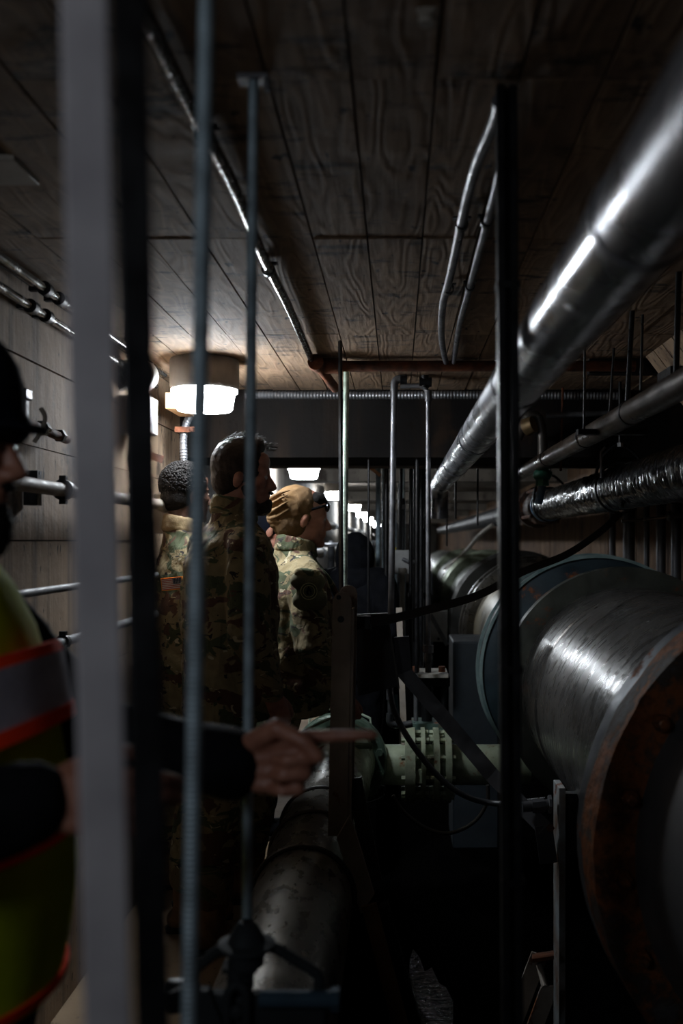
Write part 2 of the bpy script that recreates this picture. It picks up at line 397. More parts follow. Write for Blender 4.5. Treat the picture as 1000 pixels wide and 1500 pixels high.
struct('floor', MB().span((WX-.25, -3.5, -.25), (-.43, 46, 0)), FLOOR)
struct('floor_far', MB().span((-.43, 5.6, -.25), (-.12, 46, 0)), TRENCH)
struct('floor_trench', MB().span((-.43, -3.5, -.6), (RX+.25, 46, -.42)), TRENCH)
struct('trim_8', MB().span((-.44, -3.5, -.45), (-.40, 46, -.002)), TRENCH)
pl = []
for q in range(28):
    a = 2*math.pi*q/28; k_ = 1+.22*math.sin(3*a+1)+.12*math.sin(7*a); pl.append((.12+.085*math.cos(a)*k_, 3.95+.62*math.sin(a)*k_, -.419))
tag(put('puddle', MB().prism(pl, (0, 0, .008)), WATER), 'rippling black puddle glinting on trench floor at bottom centre', 'water', kind='stuff')
# pilaster at the left beside the lamp, and the sloping haunch at the right
struct('trim_9', MB().span((WX-.02, 4.3, 0), (WX+.012, 4.949, 1.75)), WALL)
h = struct('trim_10', MB().prism([(1.03, 4.06, CH+.01), (1.5, 4.06, CH+.01), (1.5, 4.06, 1.72), (1.44, 4.06, 1.72)], (0, -5, 0)), WALL)
for j in range(12):
    y0 = 4.055-j*.13
    put('board', MB().prism([(1.010, y0, CH), (1.03, y0, CH), (1.445, y0, 1.715), (1.425, y0, 1.705)], (0, -.122, 0)), WALL, h, smooth=False)
struct('trim_11', MB().span((.79, 4.10, 2.19), (1.75, 4.16, CH)), DARKM)
# ------------------------------------------------------------------ lamps
def lamp():
    t = thing('ceiling_lamp', '', 'lamp', (0, 0, 0), 'round ceiling lamps along the tunnel')
    put('base', MB().lathe([(0, .138), (.06, .142), (.9, .142), (1, .136)], (0, 0, 0), (0, 0, -.125), 48), M('lamp_base_grey', '#7b746c', '#655f58', .7, 0, 9), t)
    put('lens', MB().lathe([(0, .136), (.12, .136), (.14, .126), (.9, .115), (1, .108)], (0, 0, -.1255), (0, 0, -.212), 48), LENS, t)
    for k in range(3):
        a = k*math.pi*2/3+.6; put('clip', MB().box((.143*math.cos(a), .143*math.sin(a), -.11), (.008, .012, .03), Matrix.Rotation(a, 3, 'Z')), PLAST, t)
    return t
L0 = lamp(); L0.location = (-.80, 4.13, CH); L0['label'] = 'round lit ceiling lamp nearest, large grey drum base above left soldiers'
for j, (d, px, lb) in enumerate(((8.6, 445, 'lit ceiling lamp just past the dark beam above the tan beanie'), (12.9, 491, 'lit ceiling lamp, third along the tunnel, beside the thin green rod'),
        (17.6, 517, 'lit ceiling lamp, fourth along the tunnel'), (22.4, 530, 'lit ceiling lamp, fifth along the tunnel'), (27.5, 539, 'small lit ceiling lamp, sixth along the tunnel'),
        (33, 547, 'tiny lit ceiling lamp, seventh along the tunnel'), (39, 552, 'tiny lit ceiling lamp farthest down the tunnel'))):
    dup(L0, (PX(px, d), d, CH), lb)
# ------------------------------------------------------------------ foreground rods and posts
def rod(name, label, cat, p0, p1, r, m, group=None, n=14):
    p0 = V(p0); p1 = V(p1); o = put(name, MB().cyl(p0, p1, r, n=n), m); tag(o, label, cat, group)
    return o
# thick square post out of focus (L section, lit left face coloured pale, shaded right face dark)
D = .70
t = thing('steel_post', 'thick out-of-focus grey steel post nearest the camera at left', 'post', (PX(150, D), D, 0))
bx = MB(); top = P(122, -60, D); bot = P(160, 1560, D); ax = (bot-top)
top2 = top-ax.normalized()*.22; bot2 = bot+ax.normalized()*.7
top2.z = min(top2.z, CH-.0)
bx.bar(top2, bot2, .032, .012, V((.25, -1, 0))); put('front_flange', bx, POSTM, t, .002)
off = V((.025, .026, 0)); put('side_flange', MB().bar(top2+off, bot2+off, .024, .050, V((.25, -1, 0))), DARKM, t, .002)  # dark steel colour stands in for shade on this side
rod('threaded_rod', 'long blurred blue-grey threaded rod between thick post and far lamp', 'rod', P(304, -90, 1.0).lerp(P(304, -90, 1.0), 0), P(272, 1800, 1.0), .0082, GALVB)
t = thing('threaded_rod', 'blue-grey threaded rod hanging in front of the bearded soldier', 'rod', P(371, 112, 1.607))
put('rod', MB().cyl(P(371, 113, 1.607), P(361, 1392, 1.58), .0085), GALVB, t)
put('anchor', MB().box(P(371, 113, 1.607)+V((0, 0, -.004)), (.05, .03, .008)).cyl(P(390, 116, 1.607), P(392, 134, 1.607), .005), GALV, t)
# dark double strut at right
D = 1.65
t = thing('steel_strut', 'dark double channel strut hanging in front of the pipes at right', 'strut', (PX(745, D), D, 0))
for dx in (-.0105, .0105):
    put('rail', MB().bar((PX(741, D)+dx, D, CH), (PX(752, D)+dx, D, .35), .013, .03), DARKM, t, .002)
put('web', MB().bar((PX(741, D), D+.008, CH), (PX(752, D), D+.008, .35), .022, .006), BLK, t)
for py in (420, 980, 1290): put('clip', MB().box(P(741+(py-130)*.008, py, D), (.038, .036, .012)), BLK, t)
# rod pair in front of the hooded figure
rod('angle_bar', 'thin dark angle bar hanging from ceiling left of the green rod', 'bar', P(498, 500, 3.72), P(500, 880, 3.2), .0075, DARKM, n=4)
rod('threaded_rod', 'pale green threaded rod hanging beside the thin dark bar', 'rod', P(507, 545, 4.40), P(504, 868, 3.9), .0125, GALVG)
# ------------------------------------------------------------------ ceiling conduits
def conduit(label, pts, r, m, claps=(), name='conduit', curve=True, group=None, cat='conduit'):
    t = thing(name, label, cat, V(pts[0]), group)
    put('tube', MB().tube(pts, r, 12, curve=curve), m, t)
    for c in claps:
        c = V(c); cm = MB().ring(c, Y3, r*1.35, r*.98, .02, 20).box(c+V((0, 0, r*1.25)), (r*3.6, .02, .004)); put('clamp', cm, BLK, t)
    return t
def cpt(px, py, dz=.022):                                     # a point just under the ceiling
    D = (CH-dz-CZ)*F/(792-py); return P(px, py, D)
conduit('shiny conduit bending along ceiling, left of a pair by dark strut', [cpt(730, 148), cpt(724, 176), cpt(690, 265), cpt(660, 400), cpt(648, 450), cpt(647, 500), cpt(655, 540)], .0115, GALV, [cpt(676, 329), cpt(657, 424)])
conduit('second shiny conduit on ceiling, right of the pair by dark strut', [cpt(735, 205), cpt(731, 255), cpt(712, 330), cpt(688, 420), cpt(672, 480), cpt(663, 538)], .0105, GALV, [cpt(712, 325), cpt(688, 420)])
conduit('glossy wet conduit running along ceiling toward the rusty elbow', [cpt(203, 5), cpt(270, 140), cpt(340, 270), cpt(385, 375), cpt(425, 455), cpt(462, 540)], .0135, M('wet_black_conduit', '#4a4038', '#15110e', .22, .7, 30, .6, 60), [cpt(393, 395), cpt(300, 200)])
t = thing('rusty_pipe', 'rusty elbowed pipe crossing below ceiling behind the conduits', 'pipe', cpt(465, 545, .04))
E0 = cpt(462, 530, .035); D = E0.y+.08
put('elbow', MB().tube([E0, E0+V((0, .05, 0)), E0+V((.02, .09, 0)), E0+V((.09, .10, 0))], .032, 14, curve=True), RUST, t)
put('tube', MB().tube([E0+V((.07, .10, 0)), E0+V((1.3, .10, .0))], .022, 14), RUST, t)
put('stub', MB().tube([E0+V((.01, .06, -.01)), E0+V((.06, .3, -.06))], .02, 12), RUST, t)
tag(put('flexible_conduit', MB().flex([(-.75, 4.92, CH-.03), (-.2, 4.92, CH-.032), (.35, 4.92, CH-.03), (1.1, 4.92, CH-.035)], .021, .016), GALV), 'grey ribbed conduit running level across top of the dark beam', 'conduit')
# small boxes on the ceiling
tag(put('junction_box', MB().cyl(P(624, 14, 1.41), P(624, 36, 1.41), .0115, n=16).cyl(P(624, 10, 1.40), P(624, 16, 1.405), .014), PLAST), 'small pale round ceiling anchor near the top of picture', 'anchor')
tag(put('ceiling_plate', MB().span((-1.06, 1.93, CH-.012), (PX(40, 2.0), 2.07, CH)), PLAST, bevel=.002), 'flat grey rectangular plate on ceiling at far left', 'plate')
# ------------------------------------------------------------------ left wall fittings
wt = M('wet_shiny_conduit', '#6d6a66', '#3a3733', .2, .85, 12, .2)
for (X_, Z_, r_, lb) in ((-1.00, 2.215, .0125, 'shiny wet conduit high on left wall, outer one of the pair'), (-1.04, 2.165, .0125, 'shiny wet conduit high on left wall, lower one of the pair')):
    t = thing('wall_conduit', lb, 'conduit', (X_, 1.2, Z_)); put('tube', MB().tube([(X_, 1.2, Z_), (X_, 4.28, Z_)], r_), wt, t)
    for yq in (2.83, 2.95): put('clamp', MB().ring((X_, yq, Z_), Y3, .02, .012, .03, 20).box((X_-.02, yq, Z_), (.05, .02, .012)), BLK, t)
def rail(lb, Z_, r_, m, cl, y1=4.28):
    t = thing('wall_pipe', lb, 'pipe', (-1.0, 1.3, Z_)); put('tube', MB().tube([(-1.0, 1.3, Z_), (-1.0, y1, Z_)], r_, 16), m, t)
    for q in cl:
        put('clamp', MB().ring((-1.0, q, Z_), Y3, r_*1.5, r_*.98, .022, 20).box((-1.0, q, Z_+r_*1.6), (.02, .018, .018)).box((-1.0, q, Z_-r_*1.6), (.02, .018, .018)), BLK, t)
        put('wall_channel', MB().box((-1.055, q-.1, Z_), (.04, .035, .10)), BLK, t)
rail('thick pale pipe along left wall at the foreground man\'s chin height', 1.652, .021, M('pale_pipe_paint', '#a09184', '#80736a', .62, 0, 8, .5), (2.98,))
rail('thinner grey pipe along left wall, second from the top', 1.358, .0115, M('grey_pipe_paint', '#8b8d90', '#6d6f72', .6, .1, 8, .4), ())
rail('grey pipe along left wall, lowest, with black clamp', 1.197, .0145, bpy.data.materials['grey_pipe_paint'], (2.98,))
t = thing('wall_bracket', 'black corroded bracket with rusty bar on left wall by the cap', 'bracket', (-1.02, 2.7, 1.84))
put('plate', MB().box((-1.05, 2.74, 1.86), (.06, .045, .10)).box((-1.02, 2.72, 1.90), (.03, .05, .03)), BLK, t, .004)
put('bar', MB().cyl((-1.03, 2.74, 1.83), (-1.03, 3.1, 1.815), .014, n=10), RUST, t)
put('nut', MB().cyl((-1.03, 2.88, 1.828), (-1.03, 2.91, 1.826), .022, n=6).cyl((-1.03, 3.03, 1.82), (-1.03, 3.05, 1.82), .02, n=6), BLK, t)
tag(put('wall_cable', MB().tube([P(60, 598, 2.6), P(66, 612, 2.6), P(60, 632, 2.6), P(50, 648, 2.6)], .006, 8, curve=True), PLAST), 'short curved grey cable beside the corroded black bracket', 'cable')
# emergency light
t = thing('emergency_light', 'twin-head emergency light on left wall beside the lit lamp', 'lamp', (-1.0, 3.9, 1.9))
D = 3.9
put('case', MB().span((PX(165, D), 3.87, PZ(636, D)), (PX(220, D), 4.0, PZ(580, D))), M('emergency_case', '#98969a', '#7d7b80', .5), t, .006)
put('side_panel', MB().span((PX(220, D)+.001, 3.875, PZ(634, D)), (PX(220, D)+.006, 3.995, PZ(582, D))), ENCL, t)
for cx, an in ((207, 'a'), (172, 'b')):
    c = P(cx, 550, 3.9); d = V((-.12, -1, -.05)).normalized()
    hd = put('lamp_head', MB().lathe([(0, .062), (.15, .064), (.6, .060), (.9, .045), (1, .02)], c+d*.03, c-d*.07, 32), PLAST, t)
    put('reflector', MB().lathe([(0, .054), (1, .054)], c+d*.036, c+d*.029, 32), M('dark_reflector_glass', '#2a2523', '#0c0a0a', .2, .3, 60, .6, 120), hd)
    put('swivel', MB().cyl(P(cx, 568, 3.9)+V((0, .01, 0)), P(cx, 582, 3.9)+V((0, .01, 0)), .013), BLK, t)
tag(put('wood_block', MB().span((-.985, 4.22, 2.06), (-.92, 4.5, 2.13)), WOOD, bevel=.003), 'raw sawn wood block above conduit behind the emergency light', 'block')
tag(put('flexible_conduit', MB().flex([(-.80, 4.6, 2.19), (-.86, 4.6, 2.15), (-.94, 4.55, 2.08), (-.965, 4.5, 1.98), (-.965, 4.5, 1.85), (-.965, 4.5, 1.62)], .0185, .014), GALV), 'ribbed conduit curving down behind the emergency light', 'conduit')
tag(put('conduit_strap', MB().box((-.955, 4.475, 2.0), (.09, .01, .025)).cyl((-.92, 4.47, 2.0), (-.92, 4.46, 2.0), .01), RUST), 'small rusty strap across the curved ribbed conduit', 'strap')
tag(put('rusty_ledge', MB().bar((-1.06, 4.0, 1.865), (-.985, 4.15, 1.84), .03, .022), RUST), 'short rusty angle piece below the emergency light', 'bracket')
t = thing('pipe_elbow_box', 'grey pipe end entering a pale fitting behind curly-haired soldier', 'fitting', (-.97, 4.28, 1.65))
put('hub', MB().lathe([(0, .021), (.5, .023), (.55, .03), (1, .034)], (-1.0, 4.12, 1.652), (-.99, 4.27, 1.652), 20), PLAST, t)
put('box', MB().span((-1.04, 4.24, 1.53), (-.925, 4.3, 1.70)), PLAST, t, .006)
tag(put('wall_strap', MB().span((-1.0, 4.46, 1.76), (-.90, 4.48, 1.785)), GALV), 'grey strap across ribbed conduit by the curly-haired head', 'strap')
# ------------------------------------------------------------------ large pipes at right
def pipe_y(mb, X_, Z_, R, y0, y1, n=72, fn=None, steps=1, prof=None):
    pr = prof or [(i/steps, R) for i in range(steps+1)]
    return mb.lathe(pr, (X_, y0, Z_), (X_, y1, Z_), n, fn)
BX_, BZ_ = 1.10, .773
t = thing('large_pipe', 'huge grey clad water pipe filling the right side, with rusty flange', 'pipe', (BX_, 2.0, BZ_))
def dent(tt, th):
    return 1+.006*noise.noise(V((math.cos(th)*3, math.sin(th)*3, tt*6)))
pipe_y(MB(), BX_, BZ_, .5, 0, 1, prof=None)
cl = MB().lathe([(i/30, .50) for i in range(31)], (BX_, 2.80, BZ_), (BX_, 4.72, BZ_), 96, dent)
c_o = put('cladding', cl, SHEATH, t)
lp = MB().lathe([(0, .500), (.02, .507), (.9, .507), (1, .500)], (BX_, 4.30, BZ_), (BX_, 4.74, BZ_), 96, dent); put('cladding_band', lp, SHEATH, t, label='overlapping band of cladding near the blue flange')
put('flare', MB().lathe([(0, .645), (.12, .655), (.45, .59), (1, .503)], (BX_, 2.42, BZ_), (BX_, 2.86, BZ_), 96), M('blue_grey_flare', '#6c7177', '#4a4d52', .42, .3, 4, .3, rust=.10), t)
put('rusty_flange', MB().lathe([(0, .62), (.08, .648), (.92, .655), (1, .64)], (BX_, 2.28, BZ_), (BX_, 2.415, BZ_), 96, lambda a, th: 1+.01*noise.noise(V((math.cos(th)*9, math.sin(th)*9, a*3)))), RFL, t, label='thick rust-eaten flange')
for k in range(20):
    a = 2*math.pi*k/20+.07; q = V((BX_+.59*math.cos(a), 0, BZ_+.59*math.sin(a)))
    put('flange_bolt', MB().cyl(q+V((0, 2.25, 0)), q+V((0, 2.285, 0)), .02, n=6).cyl(q+V((0, 2.23, 0)), q+V((0, 2.25, 0)), .011, n=8), RFL, t)
put('near_body', MB().lathe([(0, .53), (.93, .53), (.96, .54), (1, .56)], (BX_, .9, BZ_), (BX_, 2.29, BZ_), 96), M('plain_grey_pipe_paint', '#626366', '#505154', .5, .2, 3, .2), t)
put('tear', MB().prism([P(829, 1036, 4.25), P(838, 1018, 4.22), P(842, 1026, 4.22), P(839, 1058, 4.25), P(834, 1070, 4.25), P(831, 1052, 4.22)], (.012, -.03, .0)), DARKM, t, label='torn curled tab of cladding')
fl = put('blue_flange', MB().lathe([(0, .615), (.1, .64), (.9, .64), (1, .6)], (BX_, 5.50, BZ_), (BX_, 5.64, BZ_), 96), BLUEP, t, label='blue painted flange')
put('flange_rim', MB().ring((BX_, 5.50, BZ_), Y3, .648, .632, .02, 96), BLUEL, t); put('flange_rim', MB().ring((BX_, 5.66, BZ_), Y3, .655, .58, .02, 96), BLUEL, t)
put('gasket_ring', MB().lathe([(0, .53), (.1, .60), (.9, .60), (1, .53)], (BX_, 4.80, BZ_), (BX_, 4.90, BZ_), 96), M('drab_ring', '#4c4f48', '#2e302b', .5, .3, 6, .3, rust=.1), t)
put('spool', MB().lathe([(0, .5), (.3, .505), (.34, .49), (.36, .505), (1, .5)], (BX_, 4.7, BZ_), (BX_, 5.6, BZ_), 96), SHEATH, t)
put('joint_body', MB().lathe([(0, .5), (.45, .5), (.46, .515), (.55, .515), (.56, .5), (1, .5)], (BX_, 5.6, BZ_), (BX_, 7.9, BZ_), 96), M('yellowed_cladding', '#8c8168', '#5d5c57', .4, .5, 5, .4, 20, sc=(1, 3, 1), rust=.05), t)
for y0, R_, h_, mm in ((7.9, .585, .12, LOWP), (8.06, .60, .09, LOWP), (9.05, .64, .12, M('dark_coupling', '#3c3b38', '#242321', .5, .3)), (9.3, .6, .1, GRNP), (11.8, .62, .3, GRNP), (12.6, .6, .2, LOWP), (16, .6, .2, GRNP)):
    put('coupling_ring', MB().lathe([(0, R_-.03), (.2, R_), (.8, R_), (1, R_-.03)], (BX_, y0, BZ_), (BX_, y0+h_, BZ_), 80), mm, t)
put('far_body', MB().lathe([(0, .5), (1, .5)], (BX_, 7.9, BZ_), (BX_, 24, BZ_), 72), M('far_pipe_paint', '#8d8f88', '#6c6e68', .38, .4, 3, .2), t)
# its pedestals
t = thing('pipe_pedestal', 'dark steel pedestal plate under the large pipe with pale edge', 'support', (.7, 3.5, -.42))
put('plate', MB().span((.575, 3.46, -.42), (.85, 3.5, .62)), DARKM, t)
put('edge_bar', MB().span((.551, 3.40, -.42), (.574, 3.52, .655)), M('pale_edge_paint', '#8f979a', '#6d5a4c', .45, .3, 8, .3, rust=.1), t, .002)
put('saddle', MB().span((.60, 3.46, .2), (.80, 3.5, .40)), DARKM, t)
tag(put('blue_support', MB().span((PX(925, 2.6), 2.6, -.42), (PX(985, 2.6), 2.66, .2)), BLUEP, bevel=.004), 'blue painted support plate under the rusty flange at lower right', 'support')
t = thing('pipe_pedestal', 'dark bluish block pedestal under blue flange, behind the strut', 'support', (.45, 6.2, -.42))
put('block', MB().span((PX(663, 6.2), 6.2, -.42), (.63, 6.7, PZ(940, 6.2))), M('dark_blue_block', '#2b3238', '#1f252a', .6, .1, 5), t, .01)
# aluminium pipe
AX, AZ, AR = .260, CZ+.343, .0565
t = thing('aluminium_pipe', 'long shiny aluminium jacketed pipe slanting from upper right', 'pipe', (AX, .35, AZ))
y0 = .35; i = 0
while y0 < 6.1:
    y1 = min(y0+.92, 6.15)
    def dn(tt, th, s=i): return 1+.012*noise.noise(V((math.cos(th)*1.6, math.sin(th)*1.6, tt*1.5+s*7)))
    put('jacket_section', MB().lathe([(0, AR+.0007), (.02, AR+.0009), (.024, AR)]+[(q/24, AR) for q in range(1, 24)]+[(1, AR)], (AX, y0, AZ), (AX, y1+.008, AZ), 64, dn), ALU, t)
    i += 1; y0 = y1
for yq in (1.05, 2.15, 3.3, 4.4):
    put('band', MB().ring((AX, yq, AZ), Y3, AR*1.045, AR*.98, .012, 48), GALV, t)
put('end_elbow', MB().tube([(AX, 6.1, AZ), (AX, 6.25, AZ), (AX+.01, 6.36, AZ-.05), (AX+.01, 6.38, AZ-.2)], AR*.98, 24, curve=True), ALU, t)
# brown insulated pipe
t = thing('insulated_pipe', 'dull brown pipe on trapeze hanger under ceiling at upper right', 'pipe', (.68, 2.0, CZ+.373))
put('tube', MB().tube([(.68, 1.8, CZ+.373), (.68, 6.0, CZ+.373)], .036, 28), PIPEBR, t)
for yq in (2.9, 3.6, 4.5): put('band', MB().ring((.68, yq, CZ+.373), Y3, .0385, .035, .02, 32), BLK, t)
# wrapped pipe
WXP, WZP, WR = 1.05, CZ+.248, .100
t = thing('wrapped_pipe', 'glossy black tar-wrapped pipe sagging across right side', 'pipe', (WXP, 3, WZP))
def wf(tt, th):
    y = tt*4.2; s = (y/.055+th/(2*math.pi)) % 1
    return 1+.07*(s-.5)+.05*noise.noise(V((math.cos(th)*2.5, math.sin(th)*2.5, y*9)))+.03*noise.noise(V((math.cos(th)*6, math.sin(th)*6, y*30)))
put('wrap', MB().lathe([(i/420, WR) for i in range(421)], (WXP, 3.0, WZP), (WXP, 7.2, WZP), 56, wf), WRAP, t)
def cf(tt, th): return 1+.09*noise.noise(V((math.cos(th)*3, math.sin(th)*3, tt*5)))
put('rusty_coupling', MB().lathe([(0, .10), (.05, .13), (.2, .135), (.25, .115), (.7, .115), (.75, .15), (.98, .15), (1, .1)], (WXP, 7.0, WZP), (WXP, 7.65, WZP), 40, cf), M('rusty_coupling_paint', '#4a2d1c', '#16110f', .6, .3, 12, .8, 30, rust=.2), t)
put('blue_band', MB().ring((WXP, 6.98, WZP), Y3, .118, .098, .03, 40), M('blue_band_paint', '#7fa2c4', '#4c6c8c', .4), t)
put('far_wrap', MB().lathe([(i/200, WR*.92) for i in range(201)], (WXP, 7.6, WZP), (WXP, 24, WZP), 40, wf), M('aged_black_wrap', '#121214', '#08080a', .5, 0, 12, .5, 30, spec=.3), t)
for k in range(4):
    a = k*1.57+.6; q = V((WXP+.135*math.cos(a), 0, WZP+.135*math.sin(a)))
    put('coupling_bolt', MB().cyl(q+V((0, 6.98, 0)), q+V((0, 7.7, 0)), .012, n=6), RUST, t)
def clevis(lb, X_, Y_, Z_, R, ztop, m=BLK):
    t = thing('pipe_hanger', lb, 'hanger', (X_, Y_, Z_))
    put('strap', MB().ring((X_, Y_, Z_), Y3, R*1.13, R*1.05, .03, 40), m, t)
    put('yoke', MB().tube([(X_-R*1.1, Y_, Z_+R*.2), (X_-R*.9, Y_, Z_+R*1.15), (X_-R*.35, Y_, Z_+R*1.75), (X_, Y_, Z_+R*1.85), (X_+R*.35, Y_, Z_+R*1.75), (X_+R*.9, Y_, Z_+R*1.15), (X_+R*1.1, Y_, Z_+R*.2)], .008, 8, curve=True), m, t)
    put('rod', MB().cyl((X_, Y_, Z_+R*1.8), (X_, Y_, ztop), .008), m, t)
    put('nut', MB().cyl((X_, Y_, Z_+R*1.8), (X_, Y_, Z_+R*1.98), .016, n=6), GALV, t); return t
clevis('black clevis hanger around the middle of the wrapped pipe', WXP, 4.70, WZP, .108, CH)
clevis('black clevis hanger on wrapped pipe by the rusty coupling', WXP, 6.85, WZP, .108, CH)
clevis('black clevis hanger on wrapped pipe beyond the rusty coupling', WXP, 9.2, WZP, .1, CH)
# hangers upper right
t = thing('trapeze_hanger', 'dark trapeze hanger with crossbar carrying the brown pipe', 'hanger', (.7, 3.25, 1.85))
put('crossbar', MB().span((PX(845, 3.25), 3.23, PZ(637, 3.25)), (PX(944, 3.25), 3.27, PZ(629, 3.25))), BLK, t)
put('hanger_rod', MB().cyl(P(926, 453, 3.25), P(916, 632, 3.25), .0085), BLK, t)
put('hanger_rod', MB().cyl(P(857, 455, 3.25).lerp(P(857, 456, 3.25), 0), P(855, 632, 3.25), .004), BLK, t)
put('hook', MB().tube([P(886, 655, 3.25), P(880, 662, 3.25), P(880, 700, 3.25)], .004, 8), GALV, t)
for px0, py0, px1, py1, D, r_, lb in ((941, 461, 938, 572, 3.30, .0045, 'thin black hanger rod beside the concrete haunch'), (899, 510, 892, 612, 3.88, .005, 'thin black rod above the trapeze crossbar'),
        (994, 398, 990, 548, 2.78, .0085, 'black hanger rod at right edge before the concrete haunch'), (824, 568, 821, 690, 4.87, .006, 'thin reddish rod hanging left of the trapeze hanger')):
    rod('hanger_rod', lb, 'rod', P(px0, py0, D), P(px1, py1, D), r_, BLK if px0 != 824 else RUST)
tag(put('bracket_block', MB().span((PX(975, 3.0), 2.95, PZ(562, 3)), (PX(1010, 3.0), 3.1, PZ(540, 3))), BLK), 'black block bracket under concrete haunch at right edge', 'bracket')
# elbow pipe + green valve
D = 4.8
t = thing('green_valve', 'small green valve under a grey elbow right of the strut', 'valve', P(794, 700, D))
put('riser', MB().tube([P(760, 640, D)+V((0, .05, 0)), P(772, 612, D), P(786, 610, D), P(792, 625, D), P(794, 650, D), P(794, 680, D)], .024, 16, curve=True), M('dirty_pipe', '#55524f', '#33302c', .4, .5), t)
put('fitting', MB().cyl(P(781, 622, D)+V((0, -.03, 0)), P(776, 626, D)+V((-.02, 0, 0)), .04, .045), M('brass_dull', '#8a7453', '#5f4d35', .45, .6), t)
put('body', MB().cyl(P(794, 680, D), P(794, 712, D), .032, n=8).ell(P(794, 696, D), (.045, .035, .035)), COPPR, t)
put('stem', MB().cyl(P(783, 694, D), P(808, 694, D), .012), COPPR, t)
put('tail', MB().cyl(P(794, 712, D), P(788, 738, D), .02), M('blue_hose', '#456078', '#30465a', .4), t)
tag(put('cross_pipe', MB().tube([P(800, 609, 4.86), P(900, 605, 4.86)], .014, 12), GALV), 'thin grey pipe running level behind the hangers at upper right', 'pipe')
tag(put('flexible_conduit', MB().flex([P(722, 768, 10.3), P(702, 784, 10.6), P(684, 805, 11.5), P(662, 825, 13), P(650, 834, 15)], .022, .03), PLAST), 'pale thin flexible conduit drooping beyond the strut', 'conduit')
# vertical pipes on right wall
for px, r_, lb in ((897, .025, 'farthest of the vertical pipes on the brown right wall'), (921, .042, 'thick vertical grey pipe on the brown right wall'), (947, .018, 'slim vertical conduit between two thick wall pipes at right'), (968, .03, 'vertical pipe right of slim conduit on brown wall'), (990, .03, 'vertical pipe at right edge on the brown wall')):
    D = 1.66*F/(px-582)
    t = thing('vertical_pipe', lb, 'pipe', (1.66, D, -.3)); put('tube', MB().cyl((1.66, D, -.36), (1.66, D, CH), r_, n=20), M('dull_grey_pipe', '#5a5a5e', '#38383a', .4, .5) if px == 897 else bpy.data.materials['dull_grey_pipe'], t)
    for zq in (1.2, 1.72, 2.05): put('coupling', MB().cyl((1.66, D, zq), (1.66, D, zq+.05), r_*1.2, n=20), DARKM, t)
t = thing('chrome_rod', 'short chrome rod with knuckle below the wrapped pipe at right', 'rod', P(915, 762, 5.6))
put('tube', MB().tube([P(910, 763, 5.6), P(945, 761, 5.6), P(980, 756, 5.6)], .010, 12, curve=True), M('chrome', '#c4c4c4', '#a5a5a5', .15, 1), t)
put('knuckle', MB().ell(P(981, 756, 5.6), (.02, .02, .03)), GALV, t); put('stay', MB().cyl(P(981, 756, 5.6), (RX, 5.6, P(981, 756, 5.6).z), .012), GALV, t)
# black strap
t = thing('rubber_strap', 'long dark rubber strap running from plate up to the wrapped pipe', 'strap', P(525, 915, 3.4))
pts = catmull([P(524, 912, 3.3), P(560, 909, 3.35), P(620, 895, 3.5), P(700, 872, 3.8), P(765, 838, 4.0), P(830, 812, 4.2), P(880, 778, 4.4), P(908, 752, 4.6)], 8)
sm = MB()
for i in range(len(pts)-1): sm.bar(pts[i], pts[i+1]+(pts[i+1]-pts[i])*.05, .030, .006, V((0, -1, .2)))
put('strap', sm, M('dark_rubber', '#2c2b2b', '#1e1d1d', .5), t)
put('end_clamp', MB().box(P(530, 912, 3.28), (.06, .03, .045)), BLK, t, .003)
# ------------------------------------------------------------------ lower pipe
LX, LZ, LR = -.286, CZ-1.083, .15
t = thing('lower_pipe', 'grey enamelled pipe running low along the trench edge with black bands', 'pipe', (LX, 1.7, LZ))
put('tube', MB().lathe([(0, LR), (1, LR)], (LX, 1.75, LZ), (LX, 4.55, LZ), 72, lambda a, th: 1+.004*noise.noise(V((math.cos(th)*3, math.sin(th)*3, a*9)))), LOWP, t)
for yq, rr in ((3.02, .010), (3.42, .008), (3.75, .008)):
    put('band', MB().tube([(LX+(LR+.004)*math.cos(a*math.pi/24), yq, LZ+(LR+.004)*math.sin(a*math.pi/24)) for a in range(48)], rr, 8, closed=True), BAND, t)
put('bell', MB().lathe([(0, LR), (.1, .162), (.5, .165), (.52, .158), (1, .17)], (LX, 4.3, LZ), (LX, 4.72, LZ), 64), GRNP, t)
put('flange', MB().lathe([(0, .225), (.1, .235), (.9, .235), (1, .225)], (LX, 4.86, LZ), (LX, 4.94, LZ), 64), GRND, t)
put('neck', MB().lathe([(0, .17), (1, .18)], (LX, 4.7, LZ), (LX, 4.9, LZ), 64), GRNP, t)
for k in range(12):
    a = 2*math.pi*k/12+.26; q = V((LX+.205*math.cos(a), 4.86, LZ+.205*math.sin(a)))
    put('flange_bolt', MB().cyl(q+V((0, -.03, 0)), q, .018, n=6), GRND, t)
for s_, yk in ((1, 4.62), (1, 4.95)):
    pts = [(LX-.16, yk, LZ+.13), (LX-.15, yk, LZ+.2), (LX, yk, LZ+.27), (LX+.15, yk, LZ+.2), (LX+.16, yk, LZ+.11)]
    put('guard_hoop', MB().tube(pts, .006, 8), M('pale_mint_enamel', '#a9b7a4', '#8a9884', .4) if yk == 4.62 else bpy.data.materials['pale_mint_enamel'], t)
put('tie_bar', MB().cyl((LX-.19, 4.6, LZ+.135), (LX+.17, 4.6, LZ+.135), .014), GRND, t)
put('tie_nut', MB().cyl((LX-.21, 4.6, LZ+.135), (LX-.185, 4.6, LZ+.135), .022, n=6), GALV, t)
